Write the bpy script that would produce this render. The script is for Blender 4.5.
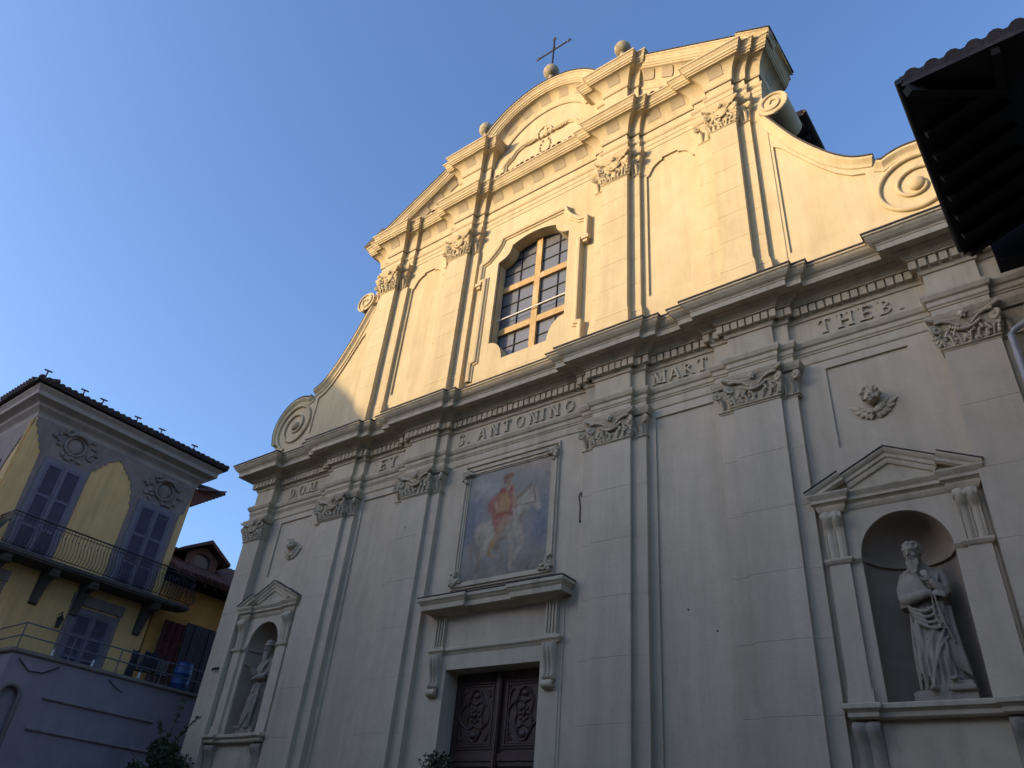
import bpy, bmesh, math, random
from math import sin, cos, pi, radians, sqrt, atan2
from mathutils import Vector, Matrix, noise as mnoise

for o in list(bpy.data.objects):
    bpy.data.objects.remove(o)
scn = bpy.context.scene
col = scn.collection
rnd = random.Random(7)

# ------------------------------------------------------------------ camera
CAMC = (10.75963745, -12.93459031, 1.6)
CR = ((0.7944176355260281, 0.6012913363360783, 0.08572834544307968),
      (-0.27902663250254683, 0.48667215661119867, -0.8278250723031367),
      (-0.5394856427371573, 0.6337183450292234, 0.5543972406622335))
cam_d = bpy.data.cameras.new('camera')
cam = bpy.data.objects.new('camera', cam_d)
col.objects.link(cam)
cam_d.sensor_fit = 'HORIZONTAL'
cam_d.sensor_width = 36.0
cam_d.lens = 752.7155 / 1024 * 36.0
cam_d.clip_end = 6000
cam_d.clip_start = 0.05
R3 = Matrix((CR[0], (-CR[1][0], -CR[1][1], -CR[1][2]), (-CR[2][0], -CR[2][1], -CR[2][2]))).transposed()
cam.matrix_world = Matrix.Translation(CAMC) @ R3.to_4x4()
scn.camera = cam

# ------------------------------------------------------------------ sky, sun, exposure
SUN_AZ, SUN_EL = 38.0, 10.0          # degrees left of the facade normal, elevation
w = bpy.data.worlds.new('World')
scn.world = w
w.use_nodes = True
wn = w.node_tree
bg = wn.nodes['Background']
sky = wn.nodes.new('ShaderNodeTexSky')
sky.sky_type = 'NISHITA'
sky.sun_disc = False
sky.sun_elevation = radians(SUN_EL)
tosun = Vector((-sin(radians(SUN_AZ)) * cos(radians(SUN_EL)), -cos(radians(SUN_AZ)) * cos(radians(SUN_EL)), sin(radians(SUN_EL))))
sky.sun_rotation = atan2(tosun.x, tosun.y)
sky.altitude = 200
sky.air_density = 1.0
sky.dust_density = 2.4
sky.ozone_density = 3.4
tint = wn.nodes.new('ShaderNodeMix')               # a slightly more violet blue than the sky model gives
tint.data_type = 'RGBA'
tint.blend_type = 'MULTIPLY'
tint.inputs[0].default_value = 1.0
wn.links.new(sky.outputs[0], tint.inputs[6])
tint.inputs[7].default_value = (0.995, 0.955, 1.04, 1)
wn.links.new(tint.outputs[2], bg.inputs[0])
bg.inputs[1].default_value = 0.15
sd = bpy.data.lights.new('sun', 'SUN')
sd.energy = 2.0
sd.angle = radians(0.5)
sd.color = (1.0, 0.745, 0.405)
so = bpy.data.objects.new('sun', sd)
so.rotation_euler = tosun.to_track_quat('Z', 'Y').to_euler()
so.location = (-30, -40, 40)
col.objects.link(so)
scn.view_settings.view_transform = 'Standard'
scn.view_settings.look = 'None'
scn.view_settings.exposure = 1.5
scn.view_settings.gamma = 1.0

# ------------------------------------------------------------------ materials
def mat_base(name):
    m = bpy.data.materials.new(name)
    m.use_nodes = True
    return m, m.node_tree, m.node_tree.nodes['Principled BSDF']

def noisy(name, c1, c2, scale=3.0, rough=0.9, bump=0.25, bscale=40.0, stretch=(1, 1, 1), c3=None, s3=0.6, t3=(0.55, 0.72), metallic=0.0, bdist=0.02, streak=0.0):
    m, nt, p = mat_base(name)
    N, L = nt.nodes, nt.links
    tc = N.new('ShaderNodeTexCoord')
    mp = N.new('ShaderNodeMapping')
    mp.inputs['Scale'].default_value = stretch
    L.new(tc.outputs['Object'], mp.inputs[0])
    n1 = N.new('ShaderNodeTexNoise')
    n1.inputs['Scale'].default_value = scale
    n1.inputs['Detail'].default_value = 7
    n1.inputs['Roughness'].default_value = 0.62
    L.new(mp.outputs[0], n1.inputs['Vector'])
    r1 = N.new('ShaderNodeValToRGB')
    r1.color_ramp.elements[0].position = 0.34
    r1.color_ramp.elements[0].color = (*c1, 1)
    r1.color_ramp.elements[1].position = 0.68
    r1.color_ramp.elements[1].color = (*c2, 1)
    L.new(n1.outputs['Fac'], r1.inputs[0])
    out = r1.outputs[0]
    if c3:
        n3 = N.new('ShaderNodeTexNoise')
        n3.inputs['Scale'].default_value = s3
        n3.inputs['Detail'].default_value = 9
        n3.inputs['Roughness'].default_value = 0.7
        mp3 = N.new('ShaderNodeMapping')
        mp3.inputs['Scale'].default_value = (1.0, 1.0, 0.2)
        L.new(tc.outputs['Object'], mp3.inputs[0])
        L.new(mp3.outputs[0], n3.inputs['Vector'])
        r3 = N.new('ShaderNodeValToRGB')
        r3.color_ramp.elements[0].position = t3[0]
        r3.color_ramp.elements[0].color = (0, 0, 0, 1)
        r3.color_ramp.elements[1].position = t3[1]
        r3.color_ramp.elements[1].color = (1, 1, 1, 1)
        L.new(n3.outputs['Fac'], r3.inputs[0])
        mx = N.new('ShaderNodeMix')
        mx.data_type = 'RGBA'
        L.new(r3.outputs[0], mx.inputs[0])
        L.new(out, mx.inputs[6])
        mx.inputs[7].default_value = (*c3, 1)
        out = mx.outputs[2]
    if streak:                                      # rain streaks and dirt runs, fixed to the wall
        n4 = N.new('ShaderNodeTexNoise')
        n4.inputs['Scale'].default_value = 1.0
        n4.inputs['Detail'].default_value = 8
        n4.inputs['Roughness'].default_value = 0.65
        mp4 = N.new('ShaderNodeMapping')
        mp4.inputs['Scale'].default_value = (3.4, 3.4, 0.16)
        L.new(tc.outputs['Object'], mp4.inputs[0])
        L.new(mp4.outputs[0], n4.inputs['Vector'])
        mr = N.new('ShaderNodeMapRange')
        mr.inputs['From Min'].default_value = 0.47
        mr.inputs['From Max'].default_value = 0.74
        mr.inputs['To Min'].default_value = 0.0
        mr.inputs['To Max'].default_value = streak
        L.new(n4.outputs['Fac'], mr.inputs['Value'])
        mx4 = N.new('ShaderNodeMix')
        mx4.data_type = 'RGBA'
        L.new(mr.outputs[0], mx4.inputs[0])
        L.new(out, mx4.inputs[6])
        mx4.inputs[7].default_value = (0.10, 0.085, 0.06, 1)
        out = mx4.outputs[2]
    L.new(out, p.inputs['Base Color'])
    p.inputs['Roughness'].default_value = rough
    p.inputs['Metallic'].default_value = metallic
    if bump:
        nb = N.new('ShaderNodeTexNoise')
        nb.inputs['Scale'].default_value = bscale
        nb.inputs['Detail'].default_value = 5
        L.new(tc.outputs['Object'], nb.inputs['Vector'])
        b = N.new('ShaderNodeBump')
        b.inputs['Strength'].default_value = bump
        b.inputs['Distance'].default_value = bdist
        L.new(nb.outputs['Fac'], b.inputs['Height'])
        L.new(b.outputs[0], p.inputs['Normal'])
    return m

M = {}
M['plaster'] = noisy('grey beige plaster', (0.51, 0.418, 0.292), (0.58, 0.48, 0.34), 2.2, 0.92, 0.3, 18, streak=.15, c3=(0.37, 0.31, 0.21), s3=0.55, t3=(0.46, 0.78))
M['trim'] = noisy('moulded plaster', (0.48, 0.395, 0.265), (0.55, 0.457, 0.315), 3.0, 0.92, 0.25, 25, streak=.34, c3=(0.34, 0.275, 0.19), s3=1.2, t3=(0.52, 0.78))
M['cream'] = noisy('cream plaster', (0.465, 0.375, 0.228), (0.525, 0.43, 0.265), 1.6, 0.92, 0.35, 14, streak=.18, c3=(0.39, 0.315, 0.17), s3=0.7, t3=(0.46, 0.76))
M['creamtrim'] = noisy('cream mouldings', (0.45, 0.36, 0.212), (0.51, 0.412, 0.25), 3.0, 0.92, 0.25, 25, streak=.2, c3=(0.38, 0.295, 0.165), s3=1.3, t3=(0.52, 0.78))
M['coffer'] = noisy('coffer panel with recess shade', (0.31, 0.25, 0.165), (0.37, 0.30, 0.20), 3.0, 0.95, 0.2, 25)  # darker than the cream: shade of a sunk panel put into the colour
M['stone'] = noisy('weathered stone', (0.27, 0.225, 0.165), (0.35, 0.295, 0.22), 5.0, 0.9, 0.35, 30, c3=(0.15, 0.125, 0.095), s3=2.5, t3=(0.52, 0.75))
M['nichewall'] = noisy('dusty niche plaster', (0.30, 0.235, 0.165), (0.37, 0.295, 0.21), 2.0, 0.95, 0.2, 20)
M['ballstone'] = noisy('lichen stone', (0.28, 0.24, 0.16), (0.42, 0.36, 0.25), 9.0, 0.95, 0.6, 30, c3=(0.16, 0.13, 0.08), s3=5, t3=(0.5, 0.7))
M['lead'] = noisy('dark flashing', (0.035, 0.03, 0.028), (0.07, 0.055, 0.05), 6.0, 0.7, 0.1, 40)
M['iron'] = noisy('dark iron', (0.02, 0.02, 0.022), (0.045, 0.04, 0.04), 12.0, 0.55, 0.1, 60, metallic=0.6)
M['tile'] = noisy('terracotta tile', (0.11, 0.045, 0.03), (0.20, 0.085, 0.055), 7.0, 0.9, 0.4, 50, c3=(0.05, 0.035, 0.03), s3=3, t3=(0.45, 0.7))
M['darktile'] = noisy('old dark tile', (0.035, 0.026, 0.026), (0.075, 0.05, 0.045), 7.0, 0.9, 0.4, 50)
M['wood'] = noisy('dark carved wood', (0.034, 0.016, 0.010), (0.062, 0.029, 0.019), 4.0, 0.55, 0.3, 40, stretch=(6, 6, 0.8))
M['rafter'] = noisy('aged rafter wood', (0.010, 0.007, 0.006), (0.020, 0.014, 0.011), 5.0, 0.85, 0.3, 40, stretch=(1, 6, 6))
M['bar'] = noisy('orange varnished wood', (0.33, 0.20, 0.062), (0.46, 0.31, 0.12), 7.0, 0.6, 0.3, 40, stretch=(3, 3, 1), c3=(0.56, 0.42, 0.24), s3=3.5, t3=(0.56, 0.66))
M['brick'] = noisy('dull brick', (0.13, 0.06, 0.045), (0.22, 0.11, 0.08), 9.0, 0.9, 0.4, 40)
M['yellow'] = noisy('ochre plaster', (0.72, 0.465, 0.185), (0.79, 0.53, 0.215), 1.6, 0.92, 0.25, 18, streak=.3, c3=(0.50, 0.335, 0.15), s3=0.8, t3=(0.5, 0.8))
M['orange'] = noisy('orange plaster', (0.50, 0.27, 0.07), (0.58, 0.34, 0.10), 1.6, 0.92, 0.25, 18)
M['stucco'] = noisy('grey stucco', (0.225, 0.175, 0.15), (0.30, 0.24, 0.20), 2.5, 0.92, 0.35, 22, c3=(0.12, 0.11, 0.105), s3=1.1, t3=(0.5, 0.75))
M['palestucco'] = noisy('pale cornice stucco', (0.31, 0.265, 0.225), (0.38, 0.325, 0.275), 2.5, 0.92, 0.2, 22, c3=(0.20, 0.18, 0.16), s3=1.3, t3=(0.5, 0.75))
M['shutter'] = noisy('blue grey shutter paint', (0.115, 0.105, 0.145), (0.15, 0.138, 0.185), 3.0, 0.6, 0.1, 40)
M['frameblue'] = noisy('grey blue window surround', (0.165, 0.15, 0.165), (0.205, 0.19, 0.205), 3.0, 0.8, 0.15, 40)
M['lilac'] = noisy('lilac grey render', (0.30, 0.25, 0.265), (0.36, 0.30, 0.315), 1.5, 0.93, 0.3, 16, c3=(0.24, 0.20, 0.205), s3=0.6, t3=(0.5, 0.75))
M['blackpaint'] = noisy('black iron paint', (0.012, 0.012, 0.013), (0.028, 0.026, 0.026), 9.0, 0.5, 0.1, 60)
M['steel'] = noisy('grey steel tube', (0.13, 0.13, 0.145), (0.22, 0.22, 0.235), 9.0, 0.45, 0.05, 60, metallic=0.5)
M['bracket'] = noisy('shade darkened bracket stone', (0.075, 0.062, 0.052), (0.115, 0.095, 0.08), 4.0, 0.9, 0.2, 25)  # shade under the balcony is painted into this brown
M['white'] = noisy('white paint', (0.62, 0.60, 0.56), (0.75, 0.73, 0.68), 6.0, 0.6, 0.05, 40)
M['blueplastic'] = noisy('blue plastic', (0.015, 0.05, 0.15), (0.025, 0.08, 0.21), 5.0, 0.45, 0.05, 40)
M['darkcloth'] = noisy('dark cloth', (0.015, 0.015, 0.02), (0.03, 0.03, 0.04), 8.0, 0.9, 0.3, 60)
M['navy'] = noisy('navy shutter paint', (0.028, 0.03, 0.045), (0.045, 0.047, 0.065), 3.0, 0.6, 0.1, 40)
M['redcloth'] = noisy('dark red awning cloth', (0.06, 0.018, 0.016), (0.11, 0.032, 0.028), 6.0, 0.9, 0.2, 60)
M['leaf'] = noisy('leaf', (0.016, 0.036, 0.010), (0.05, 0.085, 0.025), 4.0, 0.75, 0, 40)
M['bark'] = noisy('bark', (0.05, 0.037, 0.025), (0.10, 0.075, 0.05), 9.0, 0.95, 0.5, 40, stretch=(1, 1, 0.3))
M['paving'] = noisy('stone paving', (0.10, 0.08, 0.055), (0.15, 0.12, 0.085), 0.8, 0.9, 0.3, 8)
M['grime'] = noisy('grimy wall', (0.15, 0.115, 0.085), (0.22, 0.175, 0.13), 2.0, 0.95, 0.3, 20)
M['housewall'] = noisy('pinkish house render', (0.34, 0.25, 0.18), (0.42, 0.31, 0.23), 1.5, 0.93, 0.2, 16)
M['pipe'] = noisy('pale drain pipe', (0.34, 0.33, 0.32), (0.42, 0.41, 0.40), 6.0, 0.5, 0.05, 40)

def glass_mat(name, c, rough):
    m, nt, p = mat_base(name)
    N, L = nt.nodes, nt.links
    p.inputs['Base Color'].default_value = (*c, 1)
    p.inputs['Roughness'].default_value = rough
    p.inputs['IOR'].default_value = 1.6
    tc = N.new('ShaderNodeTexCoord')
    nb = N.new('ShaderNodeTexNoise')
    nb.inputs['Scale'].default_value = 1.7
    nb.inputs['Detail'].default_value = 2
    L.new(tc.outputs['Object'], nb.inputs['Vector'])
    b = N.new('ShaderNodeBump')
    b.inputs['Strength'].default_value = 0.35
    b.inputs['Distance'].default_value = 0.05
    L.new(nb.outputs['Fac'], b.inputs['Height'])
    L.new(b.outputs[0], p.inputs['Normal'])
    return m
M['glass'] = glass_mat('church window glass', (0.115, 0.12, 0.13), 0.26)
M['paleglass'] = glass_mat('house window glass', (0.10, 0.12, 0.15), 0.15)

# ------------------------------------------------------------------ object helpers
BASE = {}

def props(o, label=None, cat=None, group=None, kind=None):
    if label: o['label'] = label
    if cat: o['category'] = cat
    if group: o['group'] = group
    if kind: o['kind'] = kind

def thing(name, loc, label, cat, group=None):
    o = bpy.data.objects.new(name, None)
    o.empty_display_size = 0.3
    o.location = loc
    col.objects.link(o)
    BASE[o.name] = Vector(loc)
    props(o, label, cat, group)
    return o

def tess(loops):
    """triangles of a polygon with holes; indices into the concatenated loops"""
    bm = bmesh.new()
    idx = bm.verts.layers.int.new('k')
    k = 0
    edges = []
    for lp in loops:
        vs = []
        for u, v in lp:
            q = bm.verts.new((u, v, 0)); q[idx] = k; k += 1
            vs.append(q)
        for i in range(len(vs)):
            edges.append(bm.edges.new((vs[i], vs[(i + 1) % len(vs)])))
    r = bmesh.ops.triangle_fill(bm, use_beauty=True, use_dissolve=False, edges=edges, normal=(0, 0, 1))
    out = [tuple(v[idx] for v in f.verts) for f in bm.faces]
    bm.free()
    return out

class MB:
    def __init__(s):
        s.v = []
        s.f = []
    def add(s, vs, fs):
        k = len(s.v)
        s.v += [tuple(p) for p in vs]
        s.f += [tuple(i + k for i in f) for f in fs]
        return k
    def box(s, x0, x1, y0, y1, z0, z1):
        if x0 > x1: x0, x1 = x1, x0
        if y0 > y1: y0, y1 = y1, y0
        if z0 > z1: z0, z1 = z1, z0
        s.add([(x0, y0, z0), (x1, y0, z0), (x1, y1, z0), (x0, y1, z0), (x0, y0, z1), (x1, y0, z1), (x1, y1, z1), (x0, y1, z1)],
              [(0, 3, 2, 1), (4, 5, 6, 7), (0, 1, 5, 4), (1, 2, 6, 5), (2, 3, 7, 6), (3, 0, 4, 7)])
    def obox(s, c, ax, ay, az, hx, hy, hz):
        c, ax, ay, az = Vector(c), Vector(ax), Vector(ay), Vector(az)
        vs = []
        for sz in (-1, 1):
            for sx, sy in ((-1, -1), (1, -1), (1, 1), (-1, 1)):
                vs.append(c + ax * (sx * hx) + ay * (sy * hy) + az * (sz * hz))
        s.add(vs, [(0, 3, 2, 1), (4, 5, 6, 7), (0, 1, 5, 4), (1, 2, 6, 5), (2, 3, 7, 6), (3, 0, 4, 7)])
    def poly(s, pts):
        s.add(pts, [tuple(range(len(pts)))])
    def prism(s, pts, fn, a0, a1):
        """pts: 2D polygon; fn(u,v,a)->xyz ; caps tessellated"""
        n = len(pts)
        vs = [fn(u, v, a0) for u, v in pts] + [fn(u, v, a1) for u, v in pts]
        tris = tess([pts])
        fs = [tuple(t) for t in tris] + [tuple(n + i for i in reversed(t)) for t in tris]
        fs += [(i, (i + 1) % n, n + (i + 1) % n, n + i) for i in range(n)]
        s.add(vs, fs)
    def plate(s, outer, holes, fn, a):
        """flat sheet at depth a with holes [(poly, depth, floor)]"""
        loops = [outer] + [h[0] for h in holes]
        flat = [p for lp in loops for p in lp]
        tris = tess(loops)
        s.add([fn(u, v, a) for u, v in flat], [tuple(t) for t in tris])
        for poly, d, floor in holes:
            if d == 0: continue
            n = len(poly)
            s.add([fn(u, v, a) for u, v in poly] + [fn(u, v, a + d) for u, v in poly],
                  [(i, (i + 1) % n, n + (i + 1) % n, n + i) for i in range(n)])
            if floor:
                t2 = tess([poly])
                s.add([fn(u, v, a + d) for u, v in poly], [tuple(t) for t in t2])
    def sweep(s, path, prof, closed=False):
        n = len(path)
        P = [Vector((p[0], p[1])) for p in path]
        nor = []
        for i in range(n if closed else n - 1):
            d = (P[(i + 1) % n] - P[i]).normalized()
            nor.append(Vector((d.y, -d.x)))
        vs = []
        for i in range(n):
            if closed: a, b = nor[i - 1], nor[i]
            else: a, b = nor[max(i - 1, 0)], nor[min(i, n - 2)]
            m = (a + b) / max(0.15, 1 + a.dot(b))
            for o, z in prof:
                vs.append((P[i].x + m.x * o, P[i].y + m.y * o, z))
        k = len(prof)
        fs = []
        for i in range(n if closed else n - 1):
            i2 = (i + 1) % n
            for j in range(k - 1):
                fs.append((i * k + j, i2 * k + j, i2 * k + j + 1, i * k + j + 1))
        s.add(vs, fs)
    def rows(s, R, close_u=False, caps=False):
        n, k = len(R), len(R[0])
        vs = [p for r in R for p in r]
        fs = []
        for i in range(n - 1):
            for j in range(k if close_u else k - 1):
                j2 = (j + 1) % k
                fs.append((i * k + j, i * k + j2, (i + 1) * k + j2, (i + 1) * k + j))
        if caps:
            fs.append(tuple(reversed(range(k))))
            fs.append(tuple((n - 1) * k + j for j in range(k)))
        s.add(vs, fs)
    def tube(s, pts, r, n=8, caps=True, flat=1.0, up=None):
        P = [Vector(p) for p in pts]
        if not isinstance(r, (list, tuple)): r = [r] * len(P)
        ref = Vector(up) if up else Vector((0, 0, 1))
        R = []
        last = None
        for i, p in enumerate(P):
            d = (P[min(i + 1, len(P) - 1)] - P[max(i - 1, 0)])
            if d.length < 1e-9: d = Vector((0, 0, 1))
            d.normalize()
            if last is None:
                a = ref if abs(d.dot(ref)) < 0.93 else Vector((0, 1, 0.1))
                u = (a - d * a.dot(d)).normalized()
            else:
                u = (last - d * last.dot(d)).normalized()
            last = u
            v = d.cross(u)
            R.append([tuple(p + u * (cos(2 * pi * j / n) * r[i] * flat) + v * (sin(2 * pi * j / n) * r[i])) for j in range(n)])
        s.rows(R, True, caps)
    def blob(s, c, rx, ry=None, rz=None, n=12, m=8, rot=None):
        ry = ry or rx
        rz = rz or rx
        R = []
        c = Vector(c)
        for i in range(1, m):
            t = pi * i / m
            row = []
            for j in range(n):
                p = Vector((rx * sin(t) * cos(2 * pi * j / n), ry * sin(t) * sin(2 * pi * j / n), -rz * cos(t)))
                if rot: p = rot @ p
                row.append(tuple(c + p))
            R.append(row)
        k0 = len(s.v)
        s.rows(R, True, True)
    def lathe(s, c, prof, n=16):
        s.rows([[(c[0] + r * cos(2 * pi * j / n), c[1] + r * sin(2 * pi * j / n), c[2] + z) for j in range(n)] for r, z in prof], True, True)
    def build(s, name, mat, parent=None, origin=None, smooth=None, label=None, loc=None):
        me = bpy.data.meshes.new(name)
        b = BASE[parent.name] if parent else Vector(origin or (0, 0, 0))
        sub = Vector((0, 0, 0)) if loc is not None else b
        me.from_pydata([(p[0] - sub.x, p[1] - sub.y, p[2] - sub.z) for p in s.v], [], s.f)
        me.validate()
        me.materials.append(M[mat] if isinstance(mat, str) else mat)
        if smooth:
            for p in me.polygons: p.use_smooth = True
            me.set_sharp_from_angle(angle=radians(smooth))
        me.update()
        o = bpy.data.objects.new(name, me)
        col.objects.link(o)
        if parent: o.parent = parent
        if loc is not None:
            o.location = Vector(loc) - (b if parent else Vector((0, 0, 0)))
            BASE[o.name] = Vector(loc)
        elif not parent:
            o.location = b
            BASE[o.name] = b
        else:
            BASE[o.name] = b
        if label: o['label'] = label
        return o

def copy_part(o, loc, parent):
    c = o.copy()
    col.objects.link(c)
    c.parent = parent
    c.location = Vector(loc) - BASE[parent.name]
    c.scale = (1.0, rnd.uniform(.94, 1.08), rnd.uniform(.992, 1.004))
    BASE[c.name] = Vector(loc)
    return c

def remesh(o, voxel, smooth_it=2):
    md = o.modifiers.new('r', 'REMESH')
    md.mode = 'VOXEL'
    md.voxel_size = voxel
    if smooth_it:
        sm = o.modifiers.new('s', 'SMOOTH')
        sm.iterations = smooth_it
        sm.factor = 0.5
    dg = bpy.context.evaluated_depsgraph_get()
    me = bpy.data.meshes.new_from_object(o.evaluated_get(dg))
    o.modifiers.clear()
    old = o.data
    nm = old.name
    o.data = me
    bpy.data.meshes.remove(old)
    me.name = nm
    for p in me.polygons: p.use_smooth = True
    return o

XZ = lambda u, v, a: (u, a, v)            # facade plane: depth a along y
def arc(cx, cz, r, a0, a1, n):
    return [(cx + r * cos(radians(a0 + (a1 - a0) * i / n)), cz + r * sin(radians(a0 + (a1 - a0) * i / n))) for i in range(n + 1)]

def curve_run(mb, pts, prof, y, close_ends=True):
    """moulding along a curve in the facade plane. pts (x,z) left->right; prof (out,h) with h along the upward normal"""
    n = len(pts)
    P = [Vector(p) for p in pts]
    R = []
    for i in range(n):
        ds = []
        if i > 0: ds.append((P[i] - P[i - 1]).normalized())
        if i < n - 1: ds.append((P[i + 1] - P[i]).normalized())
        ns = [Vector((-d.y, d.x)) for d in ds]
        nn = ns[0] if len(ns) == 1 else (ns[0] + ns[1]) / max(.2, 1 + ns[0].dot(ns[1]))
        R.append([(P[i].x + nn.x * h, y - o, P[i].y + nn.y * h) for o, h in prof])
    mb.rows(R)
    if close_ends:
        for r in (R[0], R[-1]):
            mb.poly([(r[0][0], y, r[0][2])] + r + [(r[-1][0], y, r[-1][2])])

# ================================================================== GROUND
g = MB()
g.poly([(-1500, -1500, 0), (1500, -1500, 0), (1500, 1500, 0), (-1500, 1500, 0)])
gr = g.build('ground', 'paving')
props(gr, 'stone paved square in front of the church', None, None, 'structure')

# ================================================================== CHURCH
church = thing('church', (0, 0, 0), 'tall baroque church facade with sunlit cream upper storey and shaded grey lower storey', 'church')
YB, YF = -0.135, -0.242
XE = 10.686
P1, P2, P3 = (9.808, XE), (5.925, 6.9), (2.561, 3.528)
P2b, P3b = (5.567, 7.187), (2.246, 3.862)

def plan_lower():
    R = [(0.0, 0.0), (P3b[0], 0), (P3b[0], YB), (P3[0], YB), (P3[0], YF), (P3[1], YF), (P3[1], YB), (P3b[1], YB), (P3b[1], 0),
         (P2b[0], 0), (P2b[0], YB), (P2[0], YB), (P2[0], YF), (P2[1], YF), (P2[1], YB), (P2b[1], YB), (P2b[1], 0),
         (P1[0], 0), (P1[0], YF)]
    right = R[1:] + [(XE, YF), (XE, YB), (11.32, YB), (11.32, 6)]
    left = [(-x, y) for x, y in reversed(R[1:])]
    left = [(-XE, 8), (-XE, YF)] + left
    return left + right

# ---- lower wall with recessed bays, niches and the door opening
NX, NHW, NZ0, NZS = 8.505, 0.695, 4.36, 6.68
def niche_poly(cx):
    return [(cx - NHW, NZ0), (cx + NHW, NZ0)] + arc(cx, NZS, NHW, 0, 180, 20)
m = MB()
outer = [(-XE, 0), (-1.30, 0), (-1.30, 5.51), (1.30, 5.51), (1.30, 0), (XE, 0), (XE, 11.2), (-XE, 11.2)]
holes = []
for sgn in (-1, 1):
    holes.append((niche_poly(sgn * NX), 0.0, False))
    a, b = sorted((sgn * 7.755, sgn * 9.25))
    holes.append(([(a, 8.80), (b, 8.80), (b, 10.585), (a, 10.585)], 0.045, True))
    a, b = sorted((sgn * 4.03, sgn * 5.42))
    holes.append(([(a, 0.6), (b, 0.6), (b, 10.555), (a, 10.555)], 0.045, True))
m.plate(outer, holes, XZ, 0.0)
m.box(XE, 11.32, 0.0, 0.4, 0, 11.2)
m.build('lower_wall', 'plaster', church)
m = MB()                                            # side and rear masses
m.box(-XE + .01, XE - .01, 1.9, 34, 0, 12.3)
m.box(-XE, -XE + .3, 0.0, 2.0, 0, 12.4)
m.box(XE - .3, XE, 0.0, 2.0, 0, 12.4)
m.box(-7.3, 7.3, 1.35, 34, 12.0, 19.4)
m.build('nave_wall', 'grime', church)

# ---- pilasters
JL = [8.93, 7.76, 6.57, 5.39, 4.21, 3.04, 1.87, 0.9]
def shaft_prof(z0, z1, joints):
    pr = [(0, z0)]
    for j in sorted(joints):
        pr += [(0, j - .008), (-.006, j - .004), (-.006, j + .004), (0, j + .008)]
    return pr + [(0, z1)]
def astragal(z):
    return [(0, z - .03), (.012, z - .02), (.012, z), (.03, z + .012), (.042, z + .03), (.03, z + .05), (.0, z + .06)]

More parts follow.
